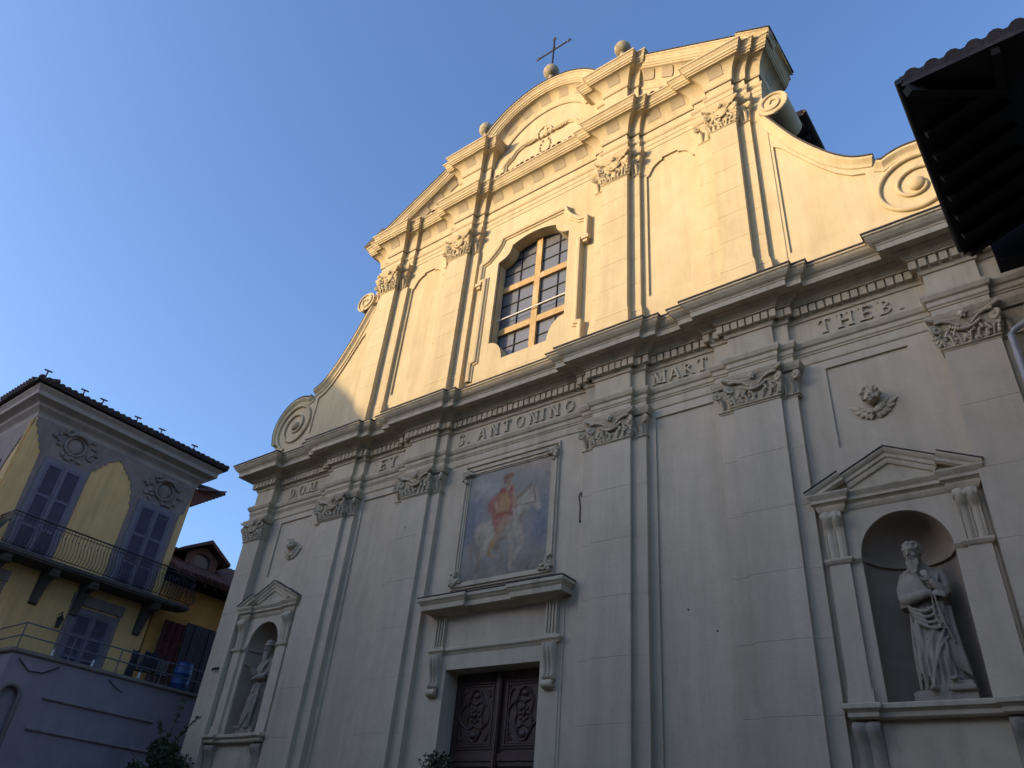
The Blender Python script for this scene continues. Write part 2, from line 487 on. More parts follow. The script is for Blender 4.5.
def make_capital(hw, wings, h, dB, dF, creamy, name_parent, loc):
    """Composite capital built about its own origin: x centre, y=0 at wall plane, z=0 at the astragal."""
    m = MB()
    path = []
    yb, yf = -dB, -dF
    wl, wr = wings
    if wl: path += [(-hw - wl, 0), (-hw - wl, yb), (-hw, yb)]
    else: path += [(-hw, 0)]
    path += [(-hw, yf), (hw, yf)]
    if wr: path += [(hw, yb), (hw + wr, yb), (hw + wr, 0)]
    else: path += [(hw, 0)]
    k = h / 0.70
    bell = [(0, .05), (.006, .15 * k), (.02, .3 * k), (.05, .42 * k), (.085, .50 * k)]
    m.sweep(path, bell)
    m.sweep(path, astragal(0.0))
    # abacus: follows the plan, hollowed in the middle of the front
    ab = [(.03, .52 * k), (.10, .55 * k), (.115, .60 * k), (.135, .62 * k), (.135, .66 * k), (.15, .68 * k), (.15, .70 * k), (0, .702 * k)]
    m.sweep(path, ab)
    R = []
    for i in range(17):
        t = -1 + 2 * i / 16
        y = yf - .05 - .12 * t * t
        x = t * (hw + .14)
        z = (.50 + .085 * t * t) * k
        R.append([(x, y - .03, z), (x, y - .05, z + .03), (x, y - .03, z + .06), (x, y + .1, z + .07), (x, y + .1, z)])
    m.rows(R, True, True)
    # volutes
    def volute(cx, cy, cz, r, sx, ax):
        pts = []
        for i in range(30):
            a = 2.6 * 2 * pi * i / 29
            rr = r * (1 - .82 * i / 29)
            dx = rr * cos(a + pi / 2) * sx
            pts.append((cx + dx * ax[0], cy + dx * ax[1], cz + rr * sin(a + pi / 2)))
        m.tube(pts, [.034 - .012 * i / 29 for i in range(30)], 6)
        m.blob((cx, cy, cz), .04, .05, .04, 8, 6)
    for sx in (-1, 1):
        volute(sx * (hw + .035), yf - .10, .42 * k, .105, sx, (.8, -sx * .5))
        m.tube([(sx * .10, yf - .06, .40 * k), (sx * .22, yf - .085, .50 * k), (sx * hw * .8, yf - .13, .53 * k), (sx * (hw + .02), yf - .14, .52 * k)], [.022, .03, .032, .03], 6)
        for w_, in ((wl if sx < 0 else wr,),):
            if w_:
                volute(sx * (hw + w_ + .03), yb - .09, .42 * k, .095, sx, (.8, -sx * .5))
    # central flower, mask and garland
    m.blob((0, yf - .13, .585 * k), .055, .05, .06, 8, 6)
    for a in range(6):
        m.blob((.055 * cos(a * pi / 3), yf - .13, .585 * k + .06 * sin(a * pi / 3)), .03, .03, .032, 6, 5)
    pts = []
    for i in range(13):
        t = -1 + i / 6
        m.blob((t * hw * .52, yf - .075, (.30 + .10 * t * t) * k), .034 + .010 * (1 - t * t) + rnd.uniform(-.006, .006), .04, .034, 7, 5)
    # acanthus relief: curling tendrils with leaf lumps
    rr = random.Random(int(hw * 1000 + h * 77))
    for i in range(7):
        x = -hw * .88 + hw * 1.76 * i / 6 + rr.uniform(-.02, .02)
        sg = -1 if x < 0 else 1
        hh = rr.uniform(.20, .33) * k
        q = []
        for t in range(12):
            a = t / 11
            sp = 2.6 * max(0, a - .35)
            q.append((x + sg * (.10 * a + .05 * sin(5 * sp)), yf - .02 - .035 * sin(pi * a), .06 + hh * (min(a, .6) / .6) - .05 * sin(4.2 * sp)))
        m.tube(q, [.018 + .012 * sin(pi * t / 11) for t in range(12)], 6)
        for t in range(5):
            m.blob((x + rr.uniform(-.06, .06), yf - rr.uniform(.01, .035), .07 + rr.uniform(.0, .9) * hh), rr.uniform(.02, .036), .03, rr.uniform(.03, .05), 7, 5)
    for sx in (-1, 1):
        for t in range(4):
            m.blob((sx * (hw + .02 + .018 * t), yf - .02 - .02 * t, (.12 + .07 * t) * k), .04, .045, .05, 7, 5)
    for sx, w_ in ((-1, wl), (1, wr)):
        if w_:
            for q in (.3, .75):
                x = sx * (hw + w_ * q)
                m.tube([(x, yb - .01, .07), (x, yb - .04, .17 * k), (x, yb - .10, .30 * k), (x, yb - .12, .25 * k)], [.03, .045, .04, .018], 6)
        x = sx * (hw + .015)
        m.tube([(x, yf + .05, .07), (x + sx * .03, yf + .02, .17 * k), (x + sx * .08, yf - .02, .30 * k), (x + sx * .09, yf - .04, .25 * k)], [.03, .045, .04, .018], 6)
    return m

cap_cache = {}
def capital(parent, key, hw, wings, h, dB, dF, loc, mat):
    if key in cap_cache:
        return copy_part(cap_cache[key], loc, parent)
    o = make_capital(hw, wings, h, dB, dF, False, None, loc).build('capital', mat, parent, smooth=50, loc=loc)
    cap_cache[key] = o
    return o

ZC = 10.07
def base_prof():
    return [(.09, 0), (.09, .35), (.07, .37), (.09, .42), (.07, .5), (.03, .52), (.045, .58), (.02, .62), (0, .64)]
for sgn in (-1, 1):
    for (F, B) in ((P3, P3b), (P2, P2b), (P1, None)):
        m = MB()
        if B:
            path = [(B[0], 0), (B[0], YB), (F[0], YB), (F[0], YF), (F[1], YF), (F[1], YB), (B[1], YB), (B[1], 0)]
        elif sgn > 0:
            path = [(F[0], 0), (F[0], YF), (F[1], YF), (F[1], YB), (11.32, YB), (11.32, 2)]
        else:
            path = [(F[0], 0), (F[0], YF), (F[1], YF), (F[1], 2)]
        if sgn < 0:
            path = [(-x, y) for x, y in reversed(path)]
        m.sweep(path, shaft_prof(0, ZC, JL))
        m.sweep(path, base_prof())
        p = m.build('pilaster', 'plaster', church)
        cx = sgn * (F[0] + F[1]) / 2
        if B:
            capital(p, 'low', .485, (.325, .325), .71, .135, .242, (cx, 0, ZC), 'trim')
        elif sgn > 0:
            capital(p, 'lowR', .437, (0, .60), .71, .135, .242, (cx, 0, ZC), 'trim')
        else:
            capital(p, 'lowL', .437, (0, 0), .71, .135, .242, (cx, 0, ZC), 'trim')

# ---- lower entablature
ENT = [(-.02, 10.75), (.02, 10.77), (.03, 10.80), (.03, 10.97), (.05, 10.98), (.05, 11.005), (.03, 11.02), (.06, 11.05), (.06, 11.14), (.10, 11.17), (.135, 11.25), (.135, 11.30), (0, 11.33),
       (0, 11.84), (.035, 11.85), (.05, 11.90), (.07, 11.93), (.07, 12.15), (.18, 12.16), (.18, 12.19), (.20, 12.20), (.25, 12.27), (.33, 12.31), (.36, 12.315), (.36, 12.33), (.535, 12.335), (.535, 12.315), (.56, 12.315), (.56, 12.44),
       (.575, 12.45), (.585, 12.48), (.60, 12.49), (.64, 12.52), (.69, 12.58), (.715, 12.63), (.74, 12.64), (.74, 12.70), (0.0, 12.82)]
pl = plan_lower()
m = MB()
m.sweep(pl, ENT)
# dentils along each straight run
def dentils(m, path, o0, o1, z0, z1, w_, pitch):
    P = [Vector((p[0], p[1], 0)) for p in path]
    for i in range(len(P) - 1):
        d = P[i + 1] - P[i]
        Ln = d.length
        if abs(d.y) > abs(d.x) or Ln < .05: continue
        prev = P[i] - P[i - 1] if i else Vector((0, -1, 0))
        nxt = P[i + 2] - P[i + 1] if i + 2 < len(P) else Vector((0, 1, 0))
        x0, x1 = P[i].x, P[i + 1].x
        # outer corner extends, inner corner shrinks
        x0 += (-o1 if prev.y < 0 else o1)
        x1 += (o1 if nxt.y > 0 else -o1)
        if x1 - x0 < w_: continue
        n = max(1, int(round((x1 - x0 - w_) / pitch)))
        for k in range(n + 1):
            c = x0 + w_ / 2 + (x1 - x0 - w_) * (k / n if n else 0)
            m.box(c - w_ / 2, c + w_ / 2, P[i].y - o1, P[i].y - o0 + .01, z0, z1)
dentils(m, pl, .07, .165, 11.95, 12.135, .132, .172)
m.build('entablature', 'trim', church)
m = MB()
m.sweep(pl, [(.742, 12.685), (.765, 12.69), (.765, 12.72), (.2, 12.83)])
m.build('cornice_flashing', 'lead', church)
# flat covers above the cornice
m = MB()
m.poly([(-XE, 8, 12.8), (-XE, -.3, 12.8), (XE, -.3, 12.8), (XE, 8, 12.8)])
m.build('cornice_cap', 'trim', church)

# ---- inscription, raised roman capitals
def letter_strokes(ch):
    T, t = .19, .10
    S = {
        'I': ([(.0, 0, .0, 1, T)], .22), 'T': ([(.36, 0, .36, 1, T), (0, .95, .72, .95, t), (.04, .78, .04, 1, .07), (.68, .78, .68, 1, .07)], .72),
        'E': ([(.1, 0, .1, 1, T), (.02, .95, .62, .95, t), (.1, .51, .48, .51, t), (.02, .05, .64, .05, t), (.6, .8, .6, 1, .07), (.62, 0, .62, .22, .07), (.46, .41, .46, .61, .06)], .66),
        'H': ([(.1, 0, .1, 1, T), (.74, 0, .74, 1, T), (.1, .5, .74, .5, t)], .84),
        'M': ([(.08, 0, .14, 1, t), (.14, 1, .5, .05, T), (.5, .05, .86, 1, t), (.9, 0, .86, 1, T)], 1.0),
        'N': ([(.1, 0, .1, 1, t), (.1, 1, .74, 0, T), (.74, 0, .74, 1, t)], .84),
        'A': ([(.06, 0, .42, 1, t), (.42, 1, .78, 0, T), (.2, .34, .64, .34, t)], .84),
        'R': ([(.1, 0, .1, 1, T), ('a', .1, .73, .38, .22, -90, 90, .12), (.3, .5, .76, 0, T), (.1, .95, .2, .95, t), (.1, .51, .2, .51, t)], .76),
        'B': ([(.1, 0, .1, 1, T), ('a', .1, .74, .38, .21, -90, 90, .12), ('a', .1, .27, .46, .22, -90, 90, .12)], .62),
        'D': ([(.1, 0, .1, 1, T), ('a', .14, .5, .58, .45, -90, 90, .14)], .78),
        'O': ([('a', .44, .5, .38, .45, 0, 360, .14)], .88),
        'S': ([('a', .3, .73, .22, .22, 20, 270, .12), ('a', .3, .27, .24, .22, -160, 90, .13), (.50, .70, .50, .98, .07), (.06, .02, .06, .30, .07)], .6),
        '.': ([(.08, 0, .08, .17, .17)], .18),
    }
    return S[ch]
def inscription(words, x0, x1, z0, h, lab):
    adv, tot = [], 0
    gaps = .36
    for ch in words:
        if ch == ' ':
            adv.append(None); tot += .35
        else:
            adv.append(letter_strokes(ch)); tot += adv[-1][1] + (gaps if ch != '.' else .4)
    tot -= gaps
    sx = (x1 - x0) / tot
    x = x0
    c = 0
    for a, ch in zip(adv, words):
        if a is None:
            x += .35 * sx; continue
        m = MB()
        wx = h * .92
        cell = a[1] * sx
        ox = x + (cell - a[1] * wx) / 2
        for st in a[0]:
            c += 1
            dep = .045 + .0007 * (c % 23)
            if st[0] == 'a':
                _, cx, cy, rx, ry, a0, a1, tk = st
                n = 14
                pin, pout = [], []
                for i in range(n + 1):
                    an = radians(a0 + (a1 - a0) * i / n)
                    pin.append((ox + (cx + (rx - tk * .5) * cos(an)) * wx, z0 + (cy + (ry - .05) * sin(an)) * h))
                    pout.append((ox + (cx + (rx + tk * .5) * cos(an)) * wx, z0 + (cy + (ry + .05) * sin(an)) * h))
                for i in range(n):
                    q = [pin[i], pin[i + 1], pout[i + 1], pout[i]]
                    m.prism(q, XZ, 0.004, -dep)
            else:
                xa, za, xb, zb, tk = st
                A = Vector((ox + xa * wx, z0 + za * h)); B = Vector((ox + xb * wx, z0 + zb * h))
                if abs(A.x - B.x) < 1e-4 or (A - B).x and abs((A - B).y) > .5 * h:
                    dx = tk * .5 * wx
                    q = [(A.x - dx, A.y), (A.x + dx, A.y), (B.x + dx, B.y), (B.x - dx, B.y)]
                    m.prism(q, XZ, 0.004, -dep)
                    if abs(B.y - A.y) > .8 * h and ch not in 'A':
                        for (pp, zz) in ((A, A.y), (B, B.y)):
                            s_ = 1 if zz < z0 + h / 2 else -1
                            c += 1
                            d2 = .045 + .0007 * (c % 23)
                            m.prism([(pp.x - dx - .03, zz), (pp.x + dx + .03, zz), (pp.x + dx + .03, zz + s_ * .028), (pp.x - dx - .03, zz + s_ * .028)], XZ, .004, -d2)
                else:
                    dz = tk * .5 * h
                    q = [(A.x, A.y - dz), (B.x, B.y - dz), (B.x, B.y + dz), (A.x, A.y + dz)]
                    m.prism(q, XZ, 0.004, -dep)
        x += cell + (gaps if ch != '.' else .4) * sx
        if ch == '.': m.build('full_stop', 'trim', church)
        else: m.build('letter', 'trim', church, label='raised capital letter ' + ch)
LZ, LH = 11.41, .34
inscription('D.O.M.', -9.15, -7.75, LZ, LH, 'raised letters D.O.M.')
inscription('ET', -4.98, -4.3, LZ, LH, 'raised letters ET')
inscription('S. ANTONINO', -1.93, 1.86, LZ, LH, 'raised letters S. ANTONINO')
inscription('MART.', 4.02, 5.5, LZ, LH, 'raised letters MART.')
inscription('THEB.', 7.76, 9.36, LZ, LH, 'raised letters THEB.')

# ---- niches, aedicules
def scroll_grid(m, x0, x1, prof, flutes, y0, amp=.028):
    """fluted console: prof [(z,out)] from top to bottom, out measured towards -y from y0"""
    nx = 8 * flutes + 1
    R = []
    for z, o in prof:
        row = [(x0, y0, z)]
        for i in range(nx):
            t = i / (nx - 1)
            fl = amp * (abs(sin(pi * flutes * t)) - .6)
            row.append((x0 + (x1 - x0) * t, y0 - o - fl * (1 if o > .03 else .2), z))
        row.append((x1, y0, z))
        R.append(row)
    m.rows(R, False, False)
    m.poly(R[0][::-1]); m.poly(R[-1])
def sprof(z1, z0, o1, o0, n=22):
    P = []
    for i in range(n + 1):
        t = i / n
        z = z1 + (z0 - z1) * t
        if t < .28: o = o1 * (.72 + .28 * sin(pi * (t / .28) * .9 + .2))
        else:
            u = (t - .28) / .72
            o = o1 * .72 * (1 - u) ** 1.6 + o0 * (.35 + .65 * sin(pi * min(1, u * 1.02)) ** .8 if u > .55 else .35 + u * .9)
        P.append((z, max(.02, o)))
    return P

def aedicule(sgn):
    cx = sgn * NX
    m = MB()                                        # frame slab around the opening
    fo = [(cx - 1.25, NZ0), (cx + 1.25, NZ0), (cx + 1.25, 7.62), (cx - 1.25, 7.62)]
    iu = [(cx - 1.25, NZ0), (cx - NHW, NZ0)] + arc(cx, NZS, NHW, 180, 0, 24) + [(cx + NHW, NZ0), (cx + 1.25, NZ0), (cx + 1.25, 7.62), (cx - 1.25, 7.62)]
    m.plate(iu, [], XZ, -.05)
    rim = [(cx - NHW, NZ0)] + arc(cx, NZS, NHW, 180, 0, 24) + [(cx + NHW, NZ0)]
    m.rows([[(x, -.05, z), (x, .0, z)] for x, z in rim])
    m.poly([(cx - 1.25, .0, NZ0), (cx - 1.25, -.05, NZ0), (cx - 1.25, -.05, 7.62), (cx - 1.25, 0, 7.62)])
    m.poly([(cx + 1.25, -.05, NZ0), (cx + 1.25, 0, NZ0), (cx + 1.25, 0, 7.62), (cx + 1.25, -.05, 7.62)])
    root = m.build('aedicule', 'plaster', church)
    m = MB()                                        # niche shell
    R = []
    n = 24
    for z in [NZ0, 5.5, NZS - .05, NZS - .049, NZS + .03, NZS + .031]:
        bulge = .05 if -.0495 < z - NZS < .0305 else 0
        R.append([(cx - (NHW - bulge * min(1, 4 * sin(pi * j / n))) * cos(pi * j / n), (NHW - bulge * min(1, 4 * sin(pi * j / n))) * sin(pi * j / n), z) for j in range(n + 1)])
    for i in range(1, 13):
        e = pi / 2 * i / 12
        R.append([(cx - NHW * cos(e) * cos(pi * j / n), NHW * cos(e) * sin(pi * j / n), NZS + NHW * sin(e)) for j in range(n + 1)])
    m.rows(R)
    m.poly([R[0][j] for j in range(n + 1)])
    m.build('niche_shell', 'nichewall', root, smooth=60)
    for s in (-1, 1):                               # strips with plinths, impost moulding
        m = MB()
        a, b = cx + s * 1.04 - .165, cx + s * 1.04 + .165
        m.box(a, b, -.05, -.12, NZ0, 6.60)
        m.box(a - .03, b + .03, -.05, -.15, NZ0, NZ0 + .22)
        pa = [(a - .02, -.05), (a - .02, -.13), (b + .02, -.13), (b + .02, -.05)]
        m.sweep(pa, [(0, 6.58), (.02, 6.60), (.045, 6.64), (.045, 6.675), (0, 6.69)])
        xi = sorted((a if s > 0 else b, cx + s * NHW))
        m.sweep([(xi[0], -.05), (xi[1], -.05)], [(0, 6.58), (.03, 6.62), (.05, 6.65), (.05, 6.68), (0, 6.69)])
        m.build('niche_strip', 'plaster', root)
    for s in (-1, 1):
        a, b = cx + s * 1.04 - .165, cx + s * 1.04 + .165
        m = MB()
        scroll_grid(m, a, b, [(7.52, .10), (7.50, .17), (7.45, .205), (7.38, .21), (7.31, .185), (7.24, .13), (7.19, .095), (7.1, .09), (6.95, .085), (6.8, .075), (6.69, .07)], 2, -.05, .035)
        m.tube([(a - .012, -.19, 7.40), (b + .012, -.19, 7.40)], .075, 12)
        for q in (a + .02, cx + s * 1.04, b - .02):
            m.tube([(q, -.145, 7.24), (q, -.135, 7.0), (q, -.12, 6.70)], .013, 6)
        m.build('console', 'trim', root, smooth=40)
    # cornice
    m = MB()
    f = -.05
    pw = .10
    path = [(cx - 1.27, 0), (cx - 1.27, f - .10), (cx - .81, f - .10), (cx - .81, f - .02), (cx + .81, f - .02), (cx + .81, f - .10), (cx + 1.27, f - .10), (cx + 1.27, 0)]
    m.sweep(path, [(-.05, 7.50), (-.03, 7.51), (0, 7.55), (.02, 7.60), (.02, 7.64), (.05, 7.67), (.08, 7.685), (.08, 7.74), (.10, 7.77), (.13, 7.82), (.13, 7.85), (-.12, 7.88)])
    AP, ZE = 8.56, 7.88
    sl = (AP - ZE) / 1.40
    RP_ = [(.0, -.24), (.04, -.235), (.05, -.20), (.05, -.15), (.08, -.135), (.08, -.08), (.11, -.05), (.13, -.015), (.13, .015), (-.05, .03)]
    zb_ = ZE + sl * .61 - .03
    curve_run(m, [(cx - .79, zb_), (cx, AP - .03), (cx + .79, zb_)], [(o + .05, h) for o, h in RP_], 0.0)
    for s in (-1, 1):
        q = [(cx + s * 1.40, ZE + .01), (cx + s * .79, ZE + .01 + sl * .61)]
        curve_run(m, q if s < 0 else q[::-1], [(o + .15, max(h, -.16)) for o, h in RP_], 0.0)
    m.prism([(cx - 1.2, 7.84), (cx + 1.2, 7.84), (cx, AP - .10)], XZ, 0.0, f - .005)
    m.build('niche_pediment', 'trim', root)
    m = MB()
    LP = [(.13, .017), (.15, .02), (.15, .034), (-.05, .05)]
    curve_run(m, [(cx - .79, zb_), (cx, AP - .03), (cx + .79, zb_)], [(o + .05, h) for o, h in LP], 0.0, False)
    for s in (-1, 1):
        q = [(cx + s * 1.41, ZE + .005), (cx + s * .79, ZE + .01 + sl * .61)]
        curve_run(m, q if s < 0 else q[::-1], [(o + .15, h) for o, h in LP], 0.0, False)
    m.build('pediment_flashing', 'lead', root)
    # sill and brackets beneath
    m = MB()
    path = [(cx - 1.25, 0), (cx - 1.25, -.24), (cx - .80, -.24), (cx - .80, -.16), (cx + .80, -.16), (cx + .80, -.24), (cx + 1.25, -.24), (cx + 1.25, 0)]
    m.sweep(path, [(-.3, 4.14), (-.03, 4.145), (0, 4.17), (.0, 4.23), (.03, 4.26), (.06, 4.28), (.06, 4.34), (.03, 4.36), (-.3, 4.362)])
    m.poly([(cx - 1.2, -.15, 4.359), (cx + 1.2, -.15, 4.359), (cx + 1.2, .1, 4.359), (cx - 1.2, .1, 4.359)])
    m.box(cx - .86, cx + .86, 0, -.03, 2.3, 4.14)
    m.build('niche_sill', 'trim', root)
    for s in (-1, 1):
        m = MB()
        a, b = cx + s * 1.03 - .20, cx + s * 1.03 + .20
        scroll_grid(m, a, b, [(4.13, .12), (4.09, .18), (4.03, .20), (3.96, .18), (3.88, .13), (3.75, .095), (3.6, .08), (3.5, .09), (3.45, .10)], 2, 0, .035)
        m.box(a - .02, b + .02, 0, -.13, 3.40, 3.45)
        m.build('console', 'stone', root, smooth=40)
for s in (-1, 1): aedicule(s)

# ---- cherub reliefs
def cherub(cx, cz):
    m = MB()
    y = .045
    m.blob((cx + .0, y - .12, cz + .10), .13, .15, .155, 16, 12)
    m.blob((cx - .01, y - .268, cz + .078), .022, .03, .034, 8, 6)          # nose
    for s in (-1, 1):
        m.blob((cx + s * .055, y - .215, cz + .04), .05, .042, .05, 8, 6)  # cheeks
        m.blob((cx + s * .055, y - .235, cz + .15), .046, .03, .016, 8, 6)  # brow
    m.blob((cx, y - .235, cz + .02), .03, .022, .012, 8, 6)
    m.blob((cx, y - .22, cz - .025), .035, .035, .028, 8, 6)
    for i in range(18):
        a = radians(-30 + 240 * i / 17)
        m.blob((cx + .145 * cos(a), y - .13 - rnd.uniform(0, .08), cz + .12 + .155 * sin(a)), rnd.uniform(.032, .05), .06, .042, 7, 5)
    for i in range(8):
        m.blob((cx + rnd.uniform(-.08, .08), y - .2, cz + .225 + rnd.uniform(-.03, .02)), .035, .035, .03, 7, 5)
    for s in (-1, 1):                                                       # wings folding down below the chin
        for layer, (n, L0, yy) in enumerate(((5, .40, .0), (4, .26, -.04))):
            for i in range(n):
                t = i / (n - 1)
                a = radians(-8 - 68 * t)
                Ln = L0 * (1 - .28 * t)
                bx, bz = cx + s * .02, cz - .10
                p = [(bx + s * cos(a) * Ln * q, y + yy - .015 - .03 * sin(pi * q), bz + sin(a) * Ln * q + .20 * q * q * (1 - .7 * t)) for q in (0, .2, .4, .6, .8, .92, 1.0)]
                m.tube(p, [.02, .04, .05, .05, .044, .03, .012], 8, flat=.55, up=(0, 1, 0))
    o = m.build('cherub_relief', 'trim', church, loc=None)
    remesh(o, .008, 2)
    return o
cherub(8.47, 9.55)
cherub(-8.30, 9.55)

# ---- portal
m = MB()
for s in (-1, 1):
    a, b = sorted((s * 1.30, s * 1.78))
    m.box(a, b, .0, -.035, 0, 5.51)
    a2, b2 = sorted((s * 1.70, s * 1.84))
    m.box(a2, b2, .0, -.02, 0, 6.75)
m.box(-1.78, 1.78, .0, -.035, 5.51, 5.87)
m.box(-1.655, 1.655, .0, -.025, 5.87, 6.78)
path = [(-1.78, 0), (-1.78, -.10), (-1.40, -.10), (-1.40, -.045), (1.40, -.045), (1.40, -.10), (1.78, -.10), (1.78, 0)]
m.sweep(path, [(-.05, 5.83), (.0, 5.84), (.02, 5.88), (.06, 5.92), (.06, 5.97), (.03, 5.99), (-.2, 6.0)])
portal = m.build('portal', 'plaster', church)
m = MB()
path = [(-1.71, .0), (-1.71, -.13), (-.95, -.13), (-.95, -.05), (.95, -.05), (.95, -.13), (1.71, -.13), (1.71, .0)]
m.sweep(path, [(-.12, 6.70), (-.02, 6.705), (.03, 6.72), (.08, 6.77), (.14, 6.80), (.27, 6.81), (.27, 6.795), (.29, 6.795), (.29, 6.91), (.31, 6.93), (.34, 6.98), (.365, 7.0), (.365, 7.06), (.35, 7.085), (-.2, 7.14)])
hood = m.build('door_hood', 'trim', portal)
m = MB()
m.sweep(path, [(.352, 7.086), (.372, 7.09), (.372, 7.108), (-.1, 7.15)])
m.build('hood_flashing', 'lead', portal)
for s in (-1, 1):
    m = MB()
    cxx = s * 1.565
    m.box(cxx - .15, cxx + .15, -.025, -.075, 6.0, 6.72)
    for k in range(4):
        xx = cxx - .12 + .08 * k
        m.box(xx - .018, xx + .018, -.075, -.115, 6.03, 6.69)
    m.box(cxx - .145, cxx + .145, -.075, -.113, 6.0, 6.03)
    m.box(cxx - .145, cxx + .145, -.075, -.113, 6.69, 6.715)
    m.build('fluted_strip', 'trim', portal)
    m = MB()
    scroll_grid(m, cxx - .15, cxx + .15, [(5.83, .14), (5.78, .17), (5.70, .175), (5.60, .15), (5.50, .115), (5.40, .095), (5.30, .085), (5.22, .095), (5.16, .12), (5.13, .10), (5.11, .05)], 3, -.03, .055)
    m.tube([(cxx - .12, -.10, 5.03), (cxx + .12, -.10, 5.03)], .085, 14)
    for q in (-1, 1):
        m.tube([(cxx + q * .125, -.10 + .05 * cos(a), 5.03 + .05 * sin(a)) for a in [k * pi / 5 for k in range(11)]], .015, 5)
    m.box(cxx - .12, cxx + .12, -.03, -.09, 4.93, 5.11)
    m.build('console', 'trim', portal, smooth=40)
# door leaves, set back in the reveal
m = MB()
for s in (-1, 1):
    a, b = sorted((s * 1.30, s * 1.34))
    m.box(a, b, .0, .55, 0, 5.55)
m.box(-1.34, 1.34, .0, .55, 5.51, 5.56)
m.box(-1.4, 1.4, .62, .66, 0, 5.56)
m.build('door_reveal', 'plaster', portal)
def door_leaf(s):
    m = MB()
    x0, x1 = sorted((s * .035, s * 1.28))
    Y = .40
    m.box(x0, x1, Y, Y + .1, .05, 5.48)
    def mold(px0, px1, z0, z1):
        pa = [(px0, z0), (px1, z0), (px1, z1), (px0, z1)]
        for k, (w_, d) in enumerate(((.0, .035), (.05, .055), (.10, .03))):
            q = [(px0 + w_, z0 + w_), (px1 - w_, z0 + w_), (px1 - w_, z1 - w_), (px0 + w_, z1 - w_)]
            q2 = [(px0 + w_ + .035, z0 + w_ + .035), (px1 - w_ - .035, z0 + w_ + .035), (px1 - w_ - .035, z1 - w_ - .035), (px0 + w_ + .035, z1 - w_ - .035)]
            for i in range(4):
                j = (i + 1) % 4
                m.prism([q[i], q[j], q2[j], q2[i]], XZ, Y + .002, Y - d * .6)
    m.box(x0 + .01, x1 - .01, Y, Y - .05, 3.72, 3.86)
    m.box(x0 + .01, x1 - .01, Y, Y - .03, 3.62, 3.70)
    mold(x0 + .10, x1 - .08, 3.95, 5.34)
    mold(x0 + .10, x1 - .08, 2.1, 3.55)
    mold(x0 + .10, x1 - .08, .4, 1.95)
    cx = (x0 + x1) / 2
    for zc in (4.62, 2.85):
        # lobed carved panel with scrolls
        pts = []
        for i in range(49):
            a = 2 * pi * i / 48
            r = .40 + .07 * cos(4 * a)
            pts.append((cx + r * .92 * cos(a), Y - .008, zc + r * 1.12 * sin(a)))
        m.tube(pts, .028, 6, caps=False)
        pts = []
        for i in range(41):
            a = 2 * pi * i / 40
            r = .24 + .06 * cos(4 * a + pi)
            pts.append((cx + r * .95 * cos(a), Y - .008, zc + r * 1.15 * sin(a)))
        m.tube(pts, .022, 6, caps=False)
        for a in range(8):
            an = a * pi / 4
            m.blob((cx + .11 * cos(an), Y + .004, zc + .13 * sin(an)), .05, .035, .05, 8, 6)
        m.blob((cx, Y - .008, zc), .06, .05, .06, 8, 6)
        for sx in (-1, 1):
            for sz in (-1, 1):
                m.tube([(cx + sx * .28, Y + .004, zc + sz * .50), (cx + sx * .36, Y - .012, zc + sz * .47), (cx + sx * .40, Y - .012, zc + sz * .38), (cx + sx * .34, Y - .008, zc + sz * .36)], [.02, .03, .03, .015], 6)
                m.blob((cx + sx * .18, Y + .004, zc + sz * .32), .07, .03, .04, 8, 6)
        m.blob((cx, Y - .008, zc + .40), .10, .04, .07, 8, 6)
        m.blob((cx, Y - .008, zc - .40), .10, .04, .07, 8, 6)
    return m.build('door_leaf', 'wood', portal, smooth=40)
for s in (-1, 1): door_leaf(s)
m = MB()
m.box(-.06, .06, .40, .32, .05, 5.42)
m.box(-.03, .03, .32, .30, .05, 5.42)
m.build('door_astragal', 'wood', portal)

